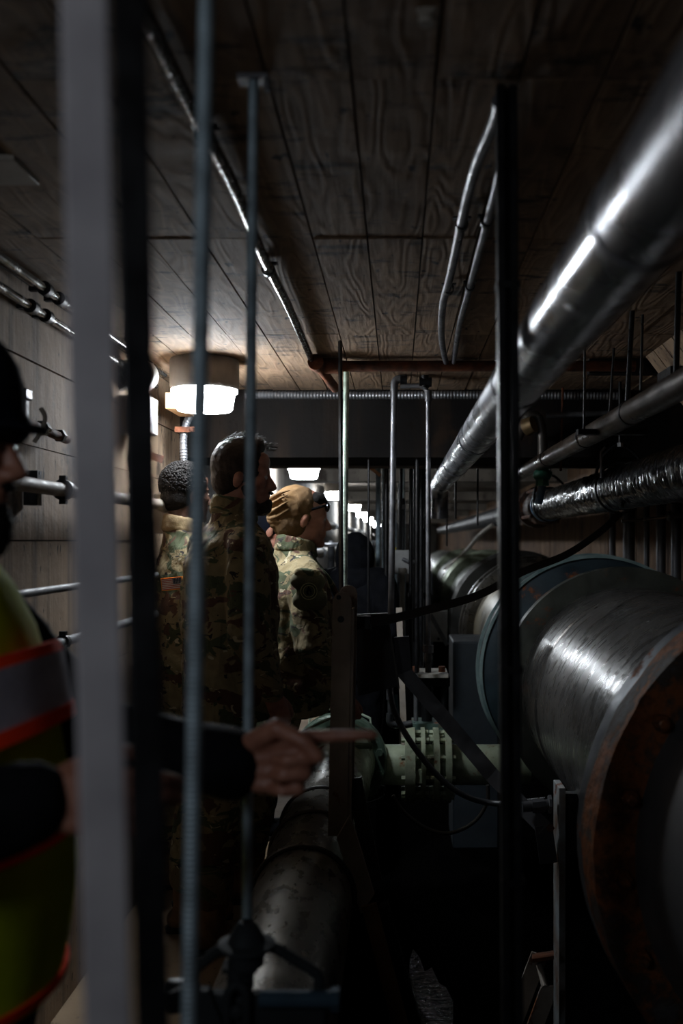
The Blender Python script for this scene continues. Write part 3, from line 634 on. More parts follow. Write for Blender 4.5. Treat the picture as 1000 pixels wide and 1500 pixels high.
# cross pipe with two flanges
CY, CZZ = 5.0, .375
t = thing('flanged_branch_pipe', 'pale green branch pipe with two bolted flanges going right', 'pipe', (0, CY, CZZ))
put('tube', MB().cyl((LX+.16, CY, CZZ), (.66, CY, CZZ), .10, n=48), GRNP, t)
for px, w_ in ((600, .05), (619, .02), (638, .028), (655, .03)):
    X_ = PX(px, CY); put('branch_flange', MB().cyl((X_-w_/2, CY, CZZ), (X_+w_/2, CY, CZZ), .185, n=56), GRNP, t)
    for k in range(10):
        a = 2*math.pi*k/10+.2; q = V((X_, CY+.16*math.cos(a), CZZ+.16*math.sin(a)))
        put('flange_bolt', MB().cyl(q-V((w_/2+.018, 0, 0)), q+V((w_/2+.018, 0, 0)), .013, n=6), GRNP, t)
put('plug', MB().cyl((PX(613, CY), CY-.17, CZZ-.02), (PX(613, CY), CY-.10, CZZ-.02), .034, n=24), GRNP, t)
# slanted rusty plate column
t = thing('rusty_upright', 'rust-spotted steel upright with rounded top and holes, centre', 'upright', (PX(500, 3.1), 3.1, .2))
D = 3.1
def plate_poly(px0, px1, pyt, pyb0, D, dx=-6):
    r = (px1-px0)/2; pts = []
    for k in range(9):
        a = math.pi*k/8; pts.append(P((px0+px1)/2+r*math.cos(a), pyt+r-r*math.sin(a), D))
    return pts+[P(px0+dx, pyb0, D), P(px1+dx, pyb0, D)]
put('front_plate', MB().prism(plate_poly(487, 515, 867, 1225, D, -7), (0, .012, 0)), RUSTP, t, .001)
put('back_plate', MB().prism(plate_poly(497, 523, 857, 1222, D+.10, -6), (0, .012, 0)), RUSTP, t, .001)
put('side_web', MB().bar(P(517, 890, D+.05), P(512, 1222, D+.05), .006, .09), RUSTP, t)
put('hole', MB().cyl(P(499, 907, D-.001), P(499, 907, D+.003), .0105, n=20), BLK, t)
put('hole', MB().cyl(P(496, 875, D-.001), P(496, 875, D+.003), .0075, n=20), BLK, t)
t = thing('diagonal_brace', 'pale chipped diagonal brace plate slanting down from the rusty upright', 'brace', P(540, 1330, 3.0))
put('plate', MB().prism([P(493, 1228, 3.02), P(512, 1195, 3.02), P(530, 1250, 3.02), P(548, 1310, 3.02), P(528, 1340, 3.02)], (0, .02, 0)), RUSTP, t)
put('dark_flange', MB().bar(P(518, 1140, 3.2), P(548, 1290, 3.2), .05, .02), M('brown_flange_steel', '#2e2620', '#1b1613', .6), t)
t = thing('orange_brace', 'dark orange-brown painted brace slanting down at bottom centre', 'brace', P(570, 1500, 2.9))
put('plate', MB().bar(P(540, 1325, 2.9), P(602, 1560, 2.9), .045, .012), ORNG, t)
put('dark_flange', MB().bar(P(562, 1325, 3.0), P(615, 1520, 3.0), .028, .05), BLK, t)
# dark plate box behind the upright
t = thing('dark_plate', 'dark steel plate with raised edges behind the rusty upright', 'plate', P(552, 960, 3.6))
put('panel', MB().prism([P(520, 901, 3.6), P(567, 899, 3.6), P(583, 1005, 3.6), P(524, 1020, 3.6)], (0, .012, 0)), M('plate_paint', '#2c2b30', '#1f1f23', .55, .2), t)
put('edge', MB().bar(P(520, 901, 3.59), P(568, 899, 3.59), .006, .03).bar(P(567, 900, 3.59), P(584, 1008, 3.59), .006, .03), M('plate_edge_paint', '#45443f', '#343330', .5), t)
# grey bent flat bar
t = thing('bent_flat_bar', 'dark grey bent flat bar slanting to the pipe pedestal', 'bar', P(700, 1100, 3.5))
ptb = [P(588, 935, 3.7), P(592, 985, 3.7), P(640, 1040, 3.65), P(720, 1135, 3.55), P(796, 1212, 3.4), P(803, 1262, 3.38)]
mm = M('bar_paint', '#3a3a3e', '#2b2b2e', .5, .2)
for i, wq in zip(range(5), (.055, .055, .055, .055, .06)):
    put('segment', MB().bar(ptb[i]-(ptb[i+1]-ptb[i]).normalized()*.006, ptb[i+1]+(ptb[i+1]-ptb[i]).normalized()*.006, wq, .008, V((0, -1, .2))), mm, t)
put('bolt', MB().cyl(P(806, 1213, 3.38), P(806, 1213, 3.33), .014, n=6), RUST, t)
# hoses
tag(put('hose', MB().tube([P(570, 1000, 3.9), P(577, 1040, 3.9), P(600, 1085, 3.9), P(640, 1135, 3.9), P(680, 1165, 3.9), P(728, 1177, 3.9), P(800, 1172, 3.7)], .012, 12, curve=True), M('black_hose', '#2f3033', '#222326', .4)), 'black hose sagging past the green branch flanges', 'hose')
tag(put('flexible_conduit', MB().flex([P(575, 1165, 4.3), P(592, 1190, 4.3), P(625, 1214, 4.3), P(660, 1220, 4.3), P(695, 1203, 4.3), P(713, 1175, 4.3), P(714, 1150, 4.3)], .009), M('dark_flex', '#4b4843', '#33302d', .45, .4)), 'ribbed dark conduit looping below the green branch pipe', 'conduit')
t = thing('pipe_union', 'short grey pipe union between strut and pedestal edge', 'fitting', P(790, 1180, 3.42))
put('tube', MB().cyl(P(765, 1182, 3.42), P(806, 1178, 3.42), .018).cyl(P(779, 1181, 3.42), P(797, 1179, 3.42), .024, n=8), M('union_grey', '#55565a', '#3f4043', .4, .4), t)
put('locknut', MB().cyl(P(803, 1178, 3.42), P(807, 1178, 3.42), .032, n=8), GALV, t)
# white rusty ladder bracket at bottom right
t = thing('white_bracket', 'chipped white angled bracket with rust at bottom beside the pedestal', 'bracket', P(790, 1450, 3.2))
put('rear_plate', MB().bar(P(790, 1398, 3.3), P(748, 1510, 3.3), .055, .008), WHITEP, t)
put('front_plate', MB().prism([P(792, 1447, 3.2), P(811, 1445, 3.2), P(809, 1470, 3.2), P(790, 1520, 3.2), P(762, 1530, 3.2)], (0, .01, 0)), WHITEP, t)
put('spacer_rod', MB().cyl(P(790, 1415, 3.28), P(798, 1447, 3.2), .011), WHITEP, t)
put('top_plate', MB().prism([P(779, 1397, 3.3), P(811, 1392, 3.3), P(811, 1400, 3.2), P(779, 1405, 3.2)], (0, 0, -.012)), RUST, t)
# valve stand with rusty bolts (middle distance)
D = 5.2
t = thing('valve_stand', 'small valve stand with orange-rusty bolts above the green branch pipe', 'stand', P(635, 1060, D))
put('top_plate', MB().span((PX(612, D), D-.1, PZ(989, D)), (PX(655, D), D+.15, PZ(984, D))), M('pale_plate', '#a5a198', '#7d786f', .5, .2, rust=.1), t)
for px in (609, 647): put('nut', MB().cyl(P(px, 984, D-.06), P(px, 976, D-.06), .02, n=6), RUST, t)
put('crosshead', MB().span((PX(606, D), D-.06, PZ(1003, D)), (PX(658, D), D+.1, PZ(990, D))), DARKM, t)
for px in (609, 650): put('column', MB().cyl(P(px, 1000, D), P(px, 1056, D), .012), GALV if px == 609 else DARKM, t)
put('spindle', MB().cyl(P(625, 1000, D), P(625, 1056, D), .028, n=20), BLK, t)
put('base_plate', MB().span((PX(603, D), D-.09, PZ(1070, D)), (PX(655, D), D+.1, PZ(1056, D))), M('teal_enamel', '#5d766c', '#475c54', .4, .2, rust=.12), t)
t = thing('small_fitting', 'slim grey vertical fitting behind the sagging black hose', 'fitting', P(571, 1040, 4.7))
put('tube', MB().cyl(P(571, 1000, 4.7), P(571, 1048, 4.7), .011).cyl(P(571, 1006, 4.7), P(571, 1025, 4.7), .017), M('fit_grey', '#777b80', '#55585c', .35, .6), t)
put('elbow', MB().tube([P(571, 1045, 4.7), P(572, 1059, 4.7), P(590, 1062, 4.7), P(604, 1060, 4.7)], .017, 12, curve=True), bpy.data.materials['fit_grey'], t)
rod('teal_rod', 'thin teal rod behind slim grey fitting', 'rod', P(579, 1018, 4.72), P(583, 1059, 4.72), .008, M('teal', '#2f6670', '#24505a', .4))
t = thing('spotted_brace', 'narrow rust-spotted brace standing behind the dark plate', 'brace', P(592, 1000, 4.4))
put('strip', MB().bar(P(584, 890, 5.0), P(592, 1091, 5.0), .030, .01), WHITEP, t)
# gate-like valve at bottom left
D = 1.56
t = thing('gate_valve', 'dark valve yoke and bonnet at the bottom under hanging threaded rod', 'valve', P(362, 1500, D))
DT = M('dark_teal_iron', '#2b2f32', '#1e2123', .75, 0, 9, .4, spec=.15)
put('hub', MB().lathe([(0, .012), (.2, .022), (.45, .03), (.5, .045), (.6, .045), (.62, .028), (1, .028)], P(361, 1350, D), P(361, 1412, D), 24), DT, t)
put('stem', MB().cyl(P(353, 1405, D), P(352, 1446, D), .021, n=20).cyl(P(353, 1412, D), P(353, 1419, D), .031, n=6), DT, t)
put('yoke_arm', MB().tube([P(352, 1383, D), P(322, 1392, D), P(300, 1408, D), P(285, 1425, D), P(280, 1470, D)], .0085, 10, curve=True), DT, t)
put('yoke_arm', MB().tube([P(372, 1383, D), P(400, 1388, D), P(435, 1408, D), P(464, 1428, D), P(467, 1460, D), P(468, 1560, D)], .0085, 10, curve=True), DT, t)
put('bonnet', MB().span((PX(268, D), D-.02, PZ(1512, D)), (PX(480, D), D+.015, PZ(1452, D))), DT, t, .008)
put('cross_tube', MB().cyl(P(380, 1464, D-.03), P(490, 1464, D-.03), .013).cyl(P(484, 1464, D-.03), P(497, 1464, D-.03), .018, n=6), M('teal_tube', '#33495a', '#263843', .7, 0, spec=.2), t)
put('eye_bolt', MB().tube([P(333, 1500, D-.03), P(333, 1462, D-.03), P(338, 1448, D-.03), P(347, 1443, D-.03), P(356, 1448, D-.03), P(361, 1462, D-.03), P(361, 1500, D-.03)], .0075, 10, curve=True).ell(P(347, 1483, D-.03), (.012, .008, .012)), DT, t)
put('side_knob', MB().cyl(P(248, 1455, D), P(268, 1455, D), .022, n=12).cyl(P(262, 1440, D), P(272, 1470, D), .03, n=20), BLK, t)
put('gusset', MB().prism([P(290, 1452, D-.03), P(305, 1452, D-.03), P(330, 1512, D-.03), P(290, 1512, D-.03)], (0, .02, 0)), DT, t)
# ------------------------------------------------------------------ middle-distance risers, rods
def uconduit():
    t = thing('conduit_drop', 'grey conduit with elbow dropping from ceiling left of a pair', 'conduit', P(578, 560, 4.5)); D = 4.5
    put('tube', MB().tube([P(590, 556, D), P(583, 556, D), P(578, 562, D), P(577, 575, D), P(576, 640, D), P(573, 860, D), P(572, 905, D)], .0145, 14), GALV, t)
    put('elbow', MB().tube([P(594, 555, D), P(584, 555, D), P(578, 560, D), P(577, 574, D)], .0175, 14, curve=True), GALV, t)
    t = thing('conduit_drop', 'grey conduit dropping from black fitting, right of the pair', 'conduit', P(627, 570, D))
    put('tube', MB().tube([P(586, 566, D), P(612, 565, D), P(622, 568, D), P(627, 578, D), P(627, 700, D), P(627, 950, D)], .0115, 14), GALV, t)
    put('fitting', MB().cyl(P(614, 560, D), P(632, 560, D), .022).cyl(P(622, 550, D), P(622, 568, D), .018).cyl(P(586, 556, D), P(596, 556, D), .02), BLK, t)
    put('upper_reducer', MB().cyl(P(627, 572, D), P(627, 588, D), .017), GALV, t); put('reducer', MB().cyl(P(627, 945, D), P(627, 956, D), .024, n=8).cyl(P(627, 956, D), P(627, 985, D), .014).ell(P(627, 964, D), (.02, .02, .03)), GALV, t)
uconduit()
rods = [ # px, top y, bottom y, D, r, material, label
 (540, 588, 900, 5.0, .006, BLK, 'thin black rod hanging from beam left of the bluish rod'),
 (554, 684, 885, 6.2, .015, GALVB, 'bluish pale rod beside the grey enclosure, brightest of the group'),
 (561, 720, 885, 7.5, .008, GALVB, 'slender bluish rod just right of the brightest bluish rod'),
 (566, 672, 890, 5.6, .013, BLK, 'black rod left of the elbowed conduit drop'),
 (588, 700, 830, 6.6, .010, BLK, 'black rod standing left above grey enclosure'),
 (591, 730, 806, 6.46, .008, DARKM, 'dark grey rod ending on top of grey enclosure'),
 (602, 690, 980, 6.0, .012, BLK, 'black rod crossing right side of the grey enclosure'),
 (611, 588, 985, 5.0, .011, BLK, 'tall black rod left of the reducer conduit drop'),
 (617, 672, 975, 5.8, .014, DARKM, 'dark rod with fittings immediately left of right conduit drop'),
 (641, 690, 760, 7.5, .008, BLK, 'short black rod below end of the aluminium pipe'),
 (607, 715, 940, 7.0, .007, BLK, 'thin black rod behind right edge of grey enclosure'),
 (668, 690, 760, 6.4, .007, BLK, 'thin black rod right of aluminium pipe end'),
 (700, 660, 770, 5.6, .006, BLK, 'thin black hanger rod left of strut by wrapped pipe'),
 (655, 700, 800, 8.0, .007, BLK, 'thin black rod behind aluminium pipe end, near far coupling')]
for px, y0, y1, D, r_, m_, lb in rods:
    zt = PZ(y0, D)
    if D > YB1 and y0 <= 720: zt = CH
    p0 = V((PX(px, D), D, min(zt, CH))); p1 = P(px-1, y1, D); p1.z = min(p1.z, .9) if y1 > 860 else p1.z
    t = thing('hanging_rod', lb, 'rod', p0); put('rod', MB().cyl(p0, p1, r_, n=10), m_, t)
    put('nut', MB().cyl(p0.lerp(p1, .12), p0.lerp(p1, .12)-V((0, 0, .03)), r_*1.6, n=6), GALV, t)
# left beam strip between lamp and rods: unistrut under the beam
tag(put('beam_channel', MB().span((-1.0, 5.49, 1.90), (1.7, 5.53, 1.945)), M('channel_brown', '#5b5046', '#3e362f', .6, .2)), 'thin steel channel along the lower edge of the dark beam', 'channel')
# grey enclosure
D = 6.4
t = thing('electrical_enclosure', 'grey electrical box with yellow tag behind the hanging rods', 'box', P(590, 840, D))
put('case', MB().span((PX(574, D), D, PZ(841, D)), (PX(601, D), D+.15, PZ(806, D))), ENCL, t, .004)
put('flange_edge', MB().span((PX(573, D), D-.006, PZ(842, D)), (PX(578, D), D+.01, PZ(805, D))), PLAST, t)
put('yellow_tag', MB().span((PX(575, D), D, PZ(805, D)), (PX(580, D), D+.06, PZ(802, D))), YEL, t)
put('lever', MB().tube([P(590, 819, D-.03), P(598, 823, D-.05), P(606, 823, D-.03)], .012, 10), GALV, t)
put('riser', MB().cyl(P(589, 838, D-.02), (PX(589, D), D-.02, 0), .016), PLAST, t)
put('hub', MB().cyl(P(589, 832, D-.02), P(589, 840, D-.02), .025), PLAST, t)
t = thing('wall_panel', 'pale flat panel with bolts beyond the right conduit drop', 'panel', P(640, 930, 7.2))
put('sheet', MB().span((PX(628, 7.2), 7.2, PZ(940, 7.2)), (PX(655, 7.2), 7.23, PZ(895, 7.2))), ENCL, t)
put('bolt', MB().cyl(P(642, 936, 7.19), P(642, 936, 7.2), .01), BLK, t)
put('stay', MB().bar(P(630, 900, 7.1), P(655, 945, 7.1), .03, .01), GALV, t)
# far clutter: pipes along the left and a rack along the right
for k, (X_, Z_, r_, lb) in enumerate(((-.96, 1.72, .04, 'pale pipe far along left wall, upper'), (-.93, 1.36, .05, 'pale pipe far along left wall, middle'), (-.95, .95, .06, 'pale pipe far along left wall, lower'))):
    t = thing('far_pipe', lb, 'pipe', (X_, 7, Z_)); put('tube', MB().cyl((X_, 6.6, Z_), (X_, 40, Z_), r_, n=16), PLAST, t)
    for q in range(6): put('wall_bracket', MB().span((WX+.001, 8+q*5, Z_-.02), (X_, 8.05+q*5, Z_+.02)), GALV, t)
    for q in range(8): put('coupling', MB().cyl((X_, 9+q*3, Z_), (X_, 9.15+q*3, Z_), r_*1.4, n=16), GALV, t)
k = 0
fl = ['near', 'second', 'third', 'fourth', 'fifth', 'sixth', 'seventh', 'eighth', 'ninth', 'tenth']
for q in range(8):
    D = 9+q*2.6; X_ = -.25+.05*math.sin(q*2.1)
    t = thing('valve_riser', 'far valve riser in tunnel beyond the hooded figure, %s in line' % fl[q], 'riser', (X_-.35, D, 0))
    xx = X_-.35
    put('riser', MB().cyl((xx, D, 0), (xx, D, 1.45), .035, n=14), GALV if q % 2 else DARKM, t)
    put('handwheel', MB().tube([(xx+.11*math.cos(a*.524), D+.11*math.sin(a*.524), 1.47) for a in range(12)], .012, 8, closed=True).cyl((xx, D, 1.4), (xx, D, 1.5), .02).bar((xx-.1, D, 1.47), (xx+.1, D, 1.47), .015, .01), GALV, t)
    put('flange', MB().cyl((xx, D, 1.1), (xx, D, 1.14), .09, n=20).cyl((xx, D, .6), (xx, D, .64), .09, n=20), GRNP, t)
for q in range(9):
    D = 8.2+q*2.1; X_ = .05+.12*math.sin(q*1.7)
    rod('far_hanger_rod', 'far hanger rod in the tunnel centre, %s from the beam' % fl[q], 'rod', (X_, D, CH), (X_, D, .5), .012, GALVB if q % 3 == 0 else DARKM)
t = thing('far_rack', 'dark equipment rack far along right side behind hanging rods', 'rack', (.35, 10, 0))
for q in range(5):
    put('upright', MB().span((.22, 8.5+q*2.2, -.4), (.27, 8.55+q*2.2, CH)), BLK, t)
for zq in (.4, 1.0, 1.55): put('shelf_rail', MB().span((.22, 8.5, zq), (.27, 20, zq+.05)), DARKM, t)
put('back_panel', MB().span((.30, 9, -.4), (.32, 20, 1.2)), DARKM, t)
tag(put('orange_strut', MB().bar(P(541, 684, 5.56), P(557, 697, 5.56), .018, .018), M('tan_wood_strip', '#a8764a', '#85593a', .6)), 'short tan diagonal strip under the beam beside bluish rod', 'strip')
# ------------------------------------------------------------------ people
def remesh(mb, voxel, smooth=6, disp=0, dsize=.12, off=None, xform=None):
    me = bpy.data.meshes.new('tmp'); me.from_pydata([tuple(p) for p in mb.v], [], mb.f)
    o = bpy.data.objects.new('tmp', me); C.objects.link(o)
    r = o.modifiers.new('r', 'REMESH'); r.mode = 'VOXEL'; r.voxel_size = voxel
    if smooth: s_ = o.modifiers.new('s', 'SMOOTH'); s_.iterations = smooth; s_.factor = .5
    if disp:
        tx = bpy.data.textures.new('fold', 'CLOUDS'); tx.noise_scale = dsize; tx.noise_depth = 2
        d = o.modifiers.new('d', 'DISPLACE'); d.texture = tx; d.strength = disp; d.mid_level = .5
    dg = bpy.context.evaluated_depsgraph_get(); dg.update()
    out = bpy.data.meshes.new_from_object(o.evaluated_get(dg)); bpy.data.objects.remove(o)
    if xform: out.transform(xform)
    out.shade_smooth(); return out
def body_put(name, mb, m, root, voxel=.009, smooth=5, disp=0, dsize=.12, label=None, xform=None):
    me = remesh(mb, voxel, smooth, disp, dsize, xform=xform); me.materials.clear(); me.materials.append(m); me.name = name
    o = bpy.data.objects.new(name, me); C.objects.link(o); o.parent = root
    if label: o['label'] = label
    return o
def raw_put(name, mb, m, root, xform=None, label=None):
    if xform is not None: mb.xf(xform)
    o = bpy.data.objects.new(name, mesh(mb)); o.data.materials.append(m); C.objects.link(o); o.parent = root
    if label: o['label'] = label
    return o
def head_shapes(mb):                              # origin = head centre, +x forward
    mb.ell((-.012, 0, .045), (.098, .076, .092)); mb.ell((.02, 0, -.02), (.068, .062, .085)); mb.ell((.045, 0, -.07), (.042, .045, .04))
    mb.ell((.068, 0, -.096), (.024, .024, .02)); mb.ell((.074, 0, .028), (.018, .048, .014)); mb.ell((.066, 0, .06), (.024, .05, .035))
    mb.cap((.084, 0, .014), (.106, 0, -.026), .009, .0125); mb.ell((.096, .011, -.031), (.014, .009, .009)); mb.ell((.096, -.011, -.031), (.014, .009, .009))
    mb.ell((.083, 0, -.054), (.013, .024, .0075)); mb.ell((.08, 0, -.066), (.013, .022, .008)); mb.ell((.078, 0, -.045), (.012, .025, .01))
    for s in (-1, 1):
        mb.ell((.058, s*.038, -.012), (.026, .022, .024)); mb.ell((.072, s*.031, .008), (.013, .015, .011))
        mb.ell((-.008, s*.078, -.006), (.019, .008, .031), Euler((0, .25, 0)).to_matrix()); mb.ell((-.004, s*.082, .004), (.014, .008, .016))
        mb.ell((.02, s*.05, -.06), (.035, .014, .03))
    mb.cap((-.02, 0, -.05), (-.045, 0, -.2), .058, .062)
def hand(mb, wr, fwd, up, side, pose='relax', s=1.):
    """fwd finger direction, up = back-of-hand normal, side = towards the thumb"""
    wr = V(wr); fwd = V(fwd).normalized(); up = V(up).normalized(); side = V(side).normalized()
    g = lambda a, b_, c: wr+(fwd*a+side*b_+up*c)*s
    lens = [(.042, .026, .020), (.046, .030, .022), (.043, .028, .021), (.034, .021, .018)]
    for k in range(4):
        b0 = .030-.020*k; kn = g(.092-.004*abs(k-1)-.003*k, b0, .004)
        mb.cap(g(.005, b0*.6, 0), kn, .015*s, .0105*s)
        mb.cap(g(.03, b0*.8, -.008), g(.08, b0, -.008), .013*s, .010*s)
        if pose == 'point': curl = [0.05, .08, .05] if k == 0 else [1.35, 1.55, .9]
        elif pose == 'relax': curl = [.45+.07*k, .55, .35]
        else: curl = [.7, .9, .5]
        p = kn; ang = 0
        for L, c, r0 in zip(lens[k], curl, (.0098, .0088, .0078)):
            ang += c; d = fwd*math.cos(ang)-up*math.sin(ang); q = p+d*L*s; mb.cap(p, q, r0*s, (r0-.001)*s, 12); p = q
    if pose == 'point':
        mb.cap(g(.02, .028, -.01), g(.055, .048, -.03), .014*s, .012*s); mb.cap(g(.055, .048, -.03), g(.09, .032, -.045), .0115*s, .010*s); mb.cap(g(.09, .032, -.045), g(.108, .012, -.048), .010*s, .009*s)
    else:
        mb.cap(g(.018, .026, -.006), g(.052, .052, -.02), .015*s, .012*s); mb.cap(g(.052, .052, -.02), g(.085, .06, -.03), .0115*s, .010*s); mb.cap(g(.085, .06, -.03), g(.108, .056, -.036), .0098*s, .0085*s)
def person(label, loc, sc, th, hh, pitch, headc, mats, arms, group=None, leg=(-.04, 0)):
    """loc = feet centre, th = torso heading, hh = head heading, headc = world head centre. local frame faces +x"""
    root = thing('person', label, 'person', (loc[0], loc[1], 0), group); root.rotation_euler = (0, 0, th); ORG[root.name] = V((0, 0, 0))
    Ri = Matrix.Rotation(-th, 4, 'Z'); hl = Ri @ (V(headc)-V((loc[0], loc[1], 0)))
    HM = Matrix.Translation(hl) @ Matrix.Rotation(hh-th, 4, 'Z') @ Matrix.Rotation(pitch, 4, 'Y') @ Matrix.Scale(mats.get('hs', 1.), 4)
    z = lambda q: q*sc; lv = (Ri @ V((leg[0], leg[1], 0)))
    b = MB(); hd = MB(); head_shapes(hd); hd.xf(HM); b.add(hd.v, hd.f)
    nk = V((hl.x-.045, hl.y, z(1.46)))
    b.cap(HM @ V((-.03, 0, -.1)), nk, .055, .06)
    b.loft([(0, 0, z(.86), .09, .14), (0, 0, z(.95), .10, .15), (0, 0, z(1.1), .09, .13), (.01, 0, z(1.3), .10, .15), (0, 0, z(1.43), .08, .15), (nk.x*.6, 0, z(1.5), .05, .07)])
    tr = MB()
    for s in (-1, 1):
        hip = V((0, s*.09, z(.9)))+lv*.35; kn = V((.02, s*.11, z(.5)))+lv*.9; an = V((-.01, s*.12, z(.1)))+lv
        b.cap(hip, kn, .075, .052); b.cap(kn, an, .05, .035); b.cap(an-V((0, 0, .03)), an+V((.14, s*.01, -.05*sc)), .03, .025)
        tr.cap(hip+V((0, 0, -.02)), kn, .112, .088); tr.cap(kn, an+V((0, 0, .10)), .088, .074)
    tr.loft([(0, 0, z(.84), .10, .17), (0, 0, z(.9), .145, .19), (0, 0, z(1.03), .135, .18)])
    for key, s in (('R', -1), ('L', 1)):
        sh, el, wr, hf, hu, hs_, pose = arms[key][:7]; hsz = arms[key][7] if len(arms[key]) > 7 else 1.
        b.cap(sh, el, .045, .038); b.cap(el, wr, .038, .025); hand(b, wr, hf, hu, hs_, pose, hsz)
    bo = body_put('body', b, mats['skin'], root, mats.get('vox', .006), 3)
    body_put('trousers', tr, mats['trousers'], root, .011, 4, .022, .09)
    for s in (-1, 1):
        an = V((-.01, s*.12, 0))+lv; bt = MB()
        bt.cap(an+V((0, 0, .07)), an+V((0, 0, .27)), .055, .062); bt.ell(an+V((.05, s*.004, .05)), (.135, .052, .045)); bt.ell(an+V((.13, s*.006, .05)), (.06, .05, .038)); bt.ell(an+V((-.02, 0, .05)), (.065, .045, .045))
        bb = body_put('boot', bt, mats.get('boot', BOOT), root, .007, 3)
        raw_put('sole', MB().loft([(an.x+.05, an.y+s*.004, .0, .135, .050), (an.x+.05, an.y+s*.004, .022, .14, .054)]), BOOTS, bb)
    return root, HM, hl, b
def camo_jacket(root, sc, hl, arms, m, collar_m=None, bulk=1.0, hem=.80, tex=.03, lean=.0):
    z = lambda q: q*sc; j = MB(); k = bulk
    nx = hl.x*.7-.03
    j.loft([(0, 0, z(hem), .150*k, .185*k), (0, 0, z(.92), .165*k, .195*k), (-.005, 0, z(1.06), .158*k, .19*k), (lean*.3, 0, z(1.2), .16*k, .195*k), (lean*.6, 0, z(1.33), .155*k, .20*k), (lean*.8, hl.y*.2, z(1.42), .125*k, .185*k), (nx*.8, hl.y*.4, z(1.48), .09, .12), (nx, hl.y*.6, z(1.54), .078, .082)], power=.9)
    for key in 'RL':
        sh, el, wr = [V(q) for q in arms[key][:3]]
        j.cap(sh, el, .082*k, .070*k); j.cap(el, wr.lerp(el, .06), .070*k, .047)
        j.cap(sh, V((sh.x*.5, sh.y*.5, sh.z+.015)), .078*k, .085*k)
    jo = body_put('jacket', j, m, root, .010, 4, tex, .10)
    cpts = []
    for q in range(18):
        a = 2*math.pi*q/18; cpts.append((nx+.005+.074*math.cos(a), hl.y*.6+.076*math.sin(a), z(1.535)+.018*math.cos(a+math.pi)))
    cm = MB().tube([(x_, y_, z_-.012) for x_, y_, z_ in cpts], .020, 8, closed=True).tube([(x_, y_, z_+.012) for x_, y_, z_ in cpts], .017, 8, closed=True).tube([(x_, y_, z_+.032) for x_, y_, z_ in cpts], .013, 8, closed=True)
    body_put('collar', cm, collar_m or m, root, .007, 4, .012, .05)
    # pocket flap on the near sleeve
    return jo
def arms_down(sc, fw=.0, hand_pose='relax', bulk=1.):
    z = lambda q: q*sc; A = {}
    for key, s in (('R', -1), ('L', 1)):
        sh = V((-.01, s*.185, z(1.40))); el = V((-.03+fw*.3, s*.255, z(1.12))); wr = V((.10+fw, s*.22, z(.90)))
        d = (wr-el).normalized(); A[key] = (sh, el, wr, d, V((0, s, .0)), V((1, 0, 0)), hand_pose)
    return A
def cap_hair(root, HM, m, pad=.010, disp=.006, front=.055, low=-.05, voxel=.006, extra=None, name='hair'):
    h = MB(); h.ell((-.016, 0, .050), (.098+pad*.8, .076+pad, .092+pad)); h.ell((-.045, 0, .0), (.066+pad*.6, .066+pad, .075))
    if extra: extra(h)
    # cut away the face by moving the front back: keep hair behind the hairline
    hv = []
    for p in h.v:
        if p.x > front: p = V((front+(p.x-front)*.15, p.y*.9, p.z+ (p.x-front)*.25))
        hv.append(p)
    h.v = hv; h.xf(HM); return body_put(name, h, m, root, voxel, 1, disp, .012)
def eyes(root, HM):
    for s in (-1, 1): raw_put('eye', MB().ell((.0755, s*.031, .007), (.0115, .012, .0095)), EYEM, root, HM)
# --- bearded soldier, middle
sc = 1.05; hc = P(357, 702, 3.78); th = math.radians(32)
A = arms_down(sc, -.03)
r, HM, hl, _ = person('bearded dark-haired person in camouflage jacket, profile to the right, behind rod', (hc.x-.045, hc.y-.03), sc, th, 0, math.radians(2), hc, dict(skin=SKIN, trousers=CAMOD, hs=1.08), A, leg=(-.11, 0))
camo_jacket(r, sc, hl, A, CAMOD, bulk=1.06)
def tuft(h):
    h.ell((.02, 0, .115), (.07, .055, .036)); h.ell((.075, 0, .108), (.03, .04, .018)); 
hr = cap_hair(r, HM, HAIRN, .009, .006, .062, extra=tuft)
st = MB(); random.seed(3)
for q in range(170):
    a = random.uniform(-1, 1); x_ = random.uniform(-.08, .085); zt = .05+.102*math.sqrt(max(0, 1-((x_+.016)/.115)**2))*math.sqrt(1-(a*.55)**2)
    p0 = V((x_, a*.045, zt)); d = V((.014+random.uniform(-.006, .012), random.uniform(-.006, .006), .010+random.uniform(-.004, .012)))
    if x_ > .06: d = V((.03+random.uniform(-.01, .01), random.uniform(-.008, .008), random.uniform(-.004, .022)))
    st.tube([p0, p0+d*.6, p0+d+V((.004, 0, -.003))], .0009, 4)
st.xf(HM); o = raw_put('hair_strands', st, HAIRN, r); o['kind'] = 'stuff'
bd = MB(); bd.ell((.062, 0, -.098), (.040, .040, .030)); bd.ell((.088, 0, -.083), (.016, .028, .016)); bd.ell((.096, 0, -.046), (.010, .022, .006))
for s in (-1, 1): bd.cap((.012, s*.062, -.035), (.045, s*.045, -.092), .012, .018)
bd.xf(HM); body_put('beard', bd, HAIRN, r, .005, 1, .006, .01); eyes(r, HM)
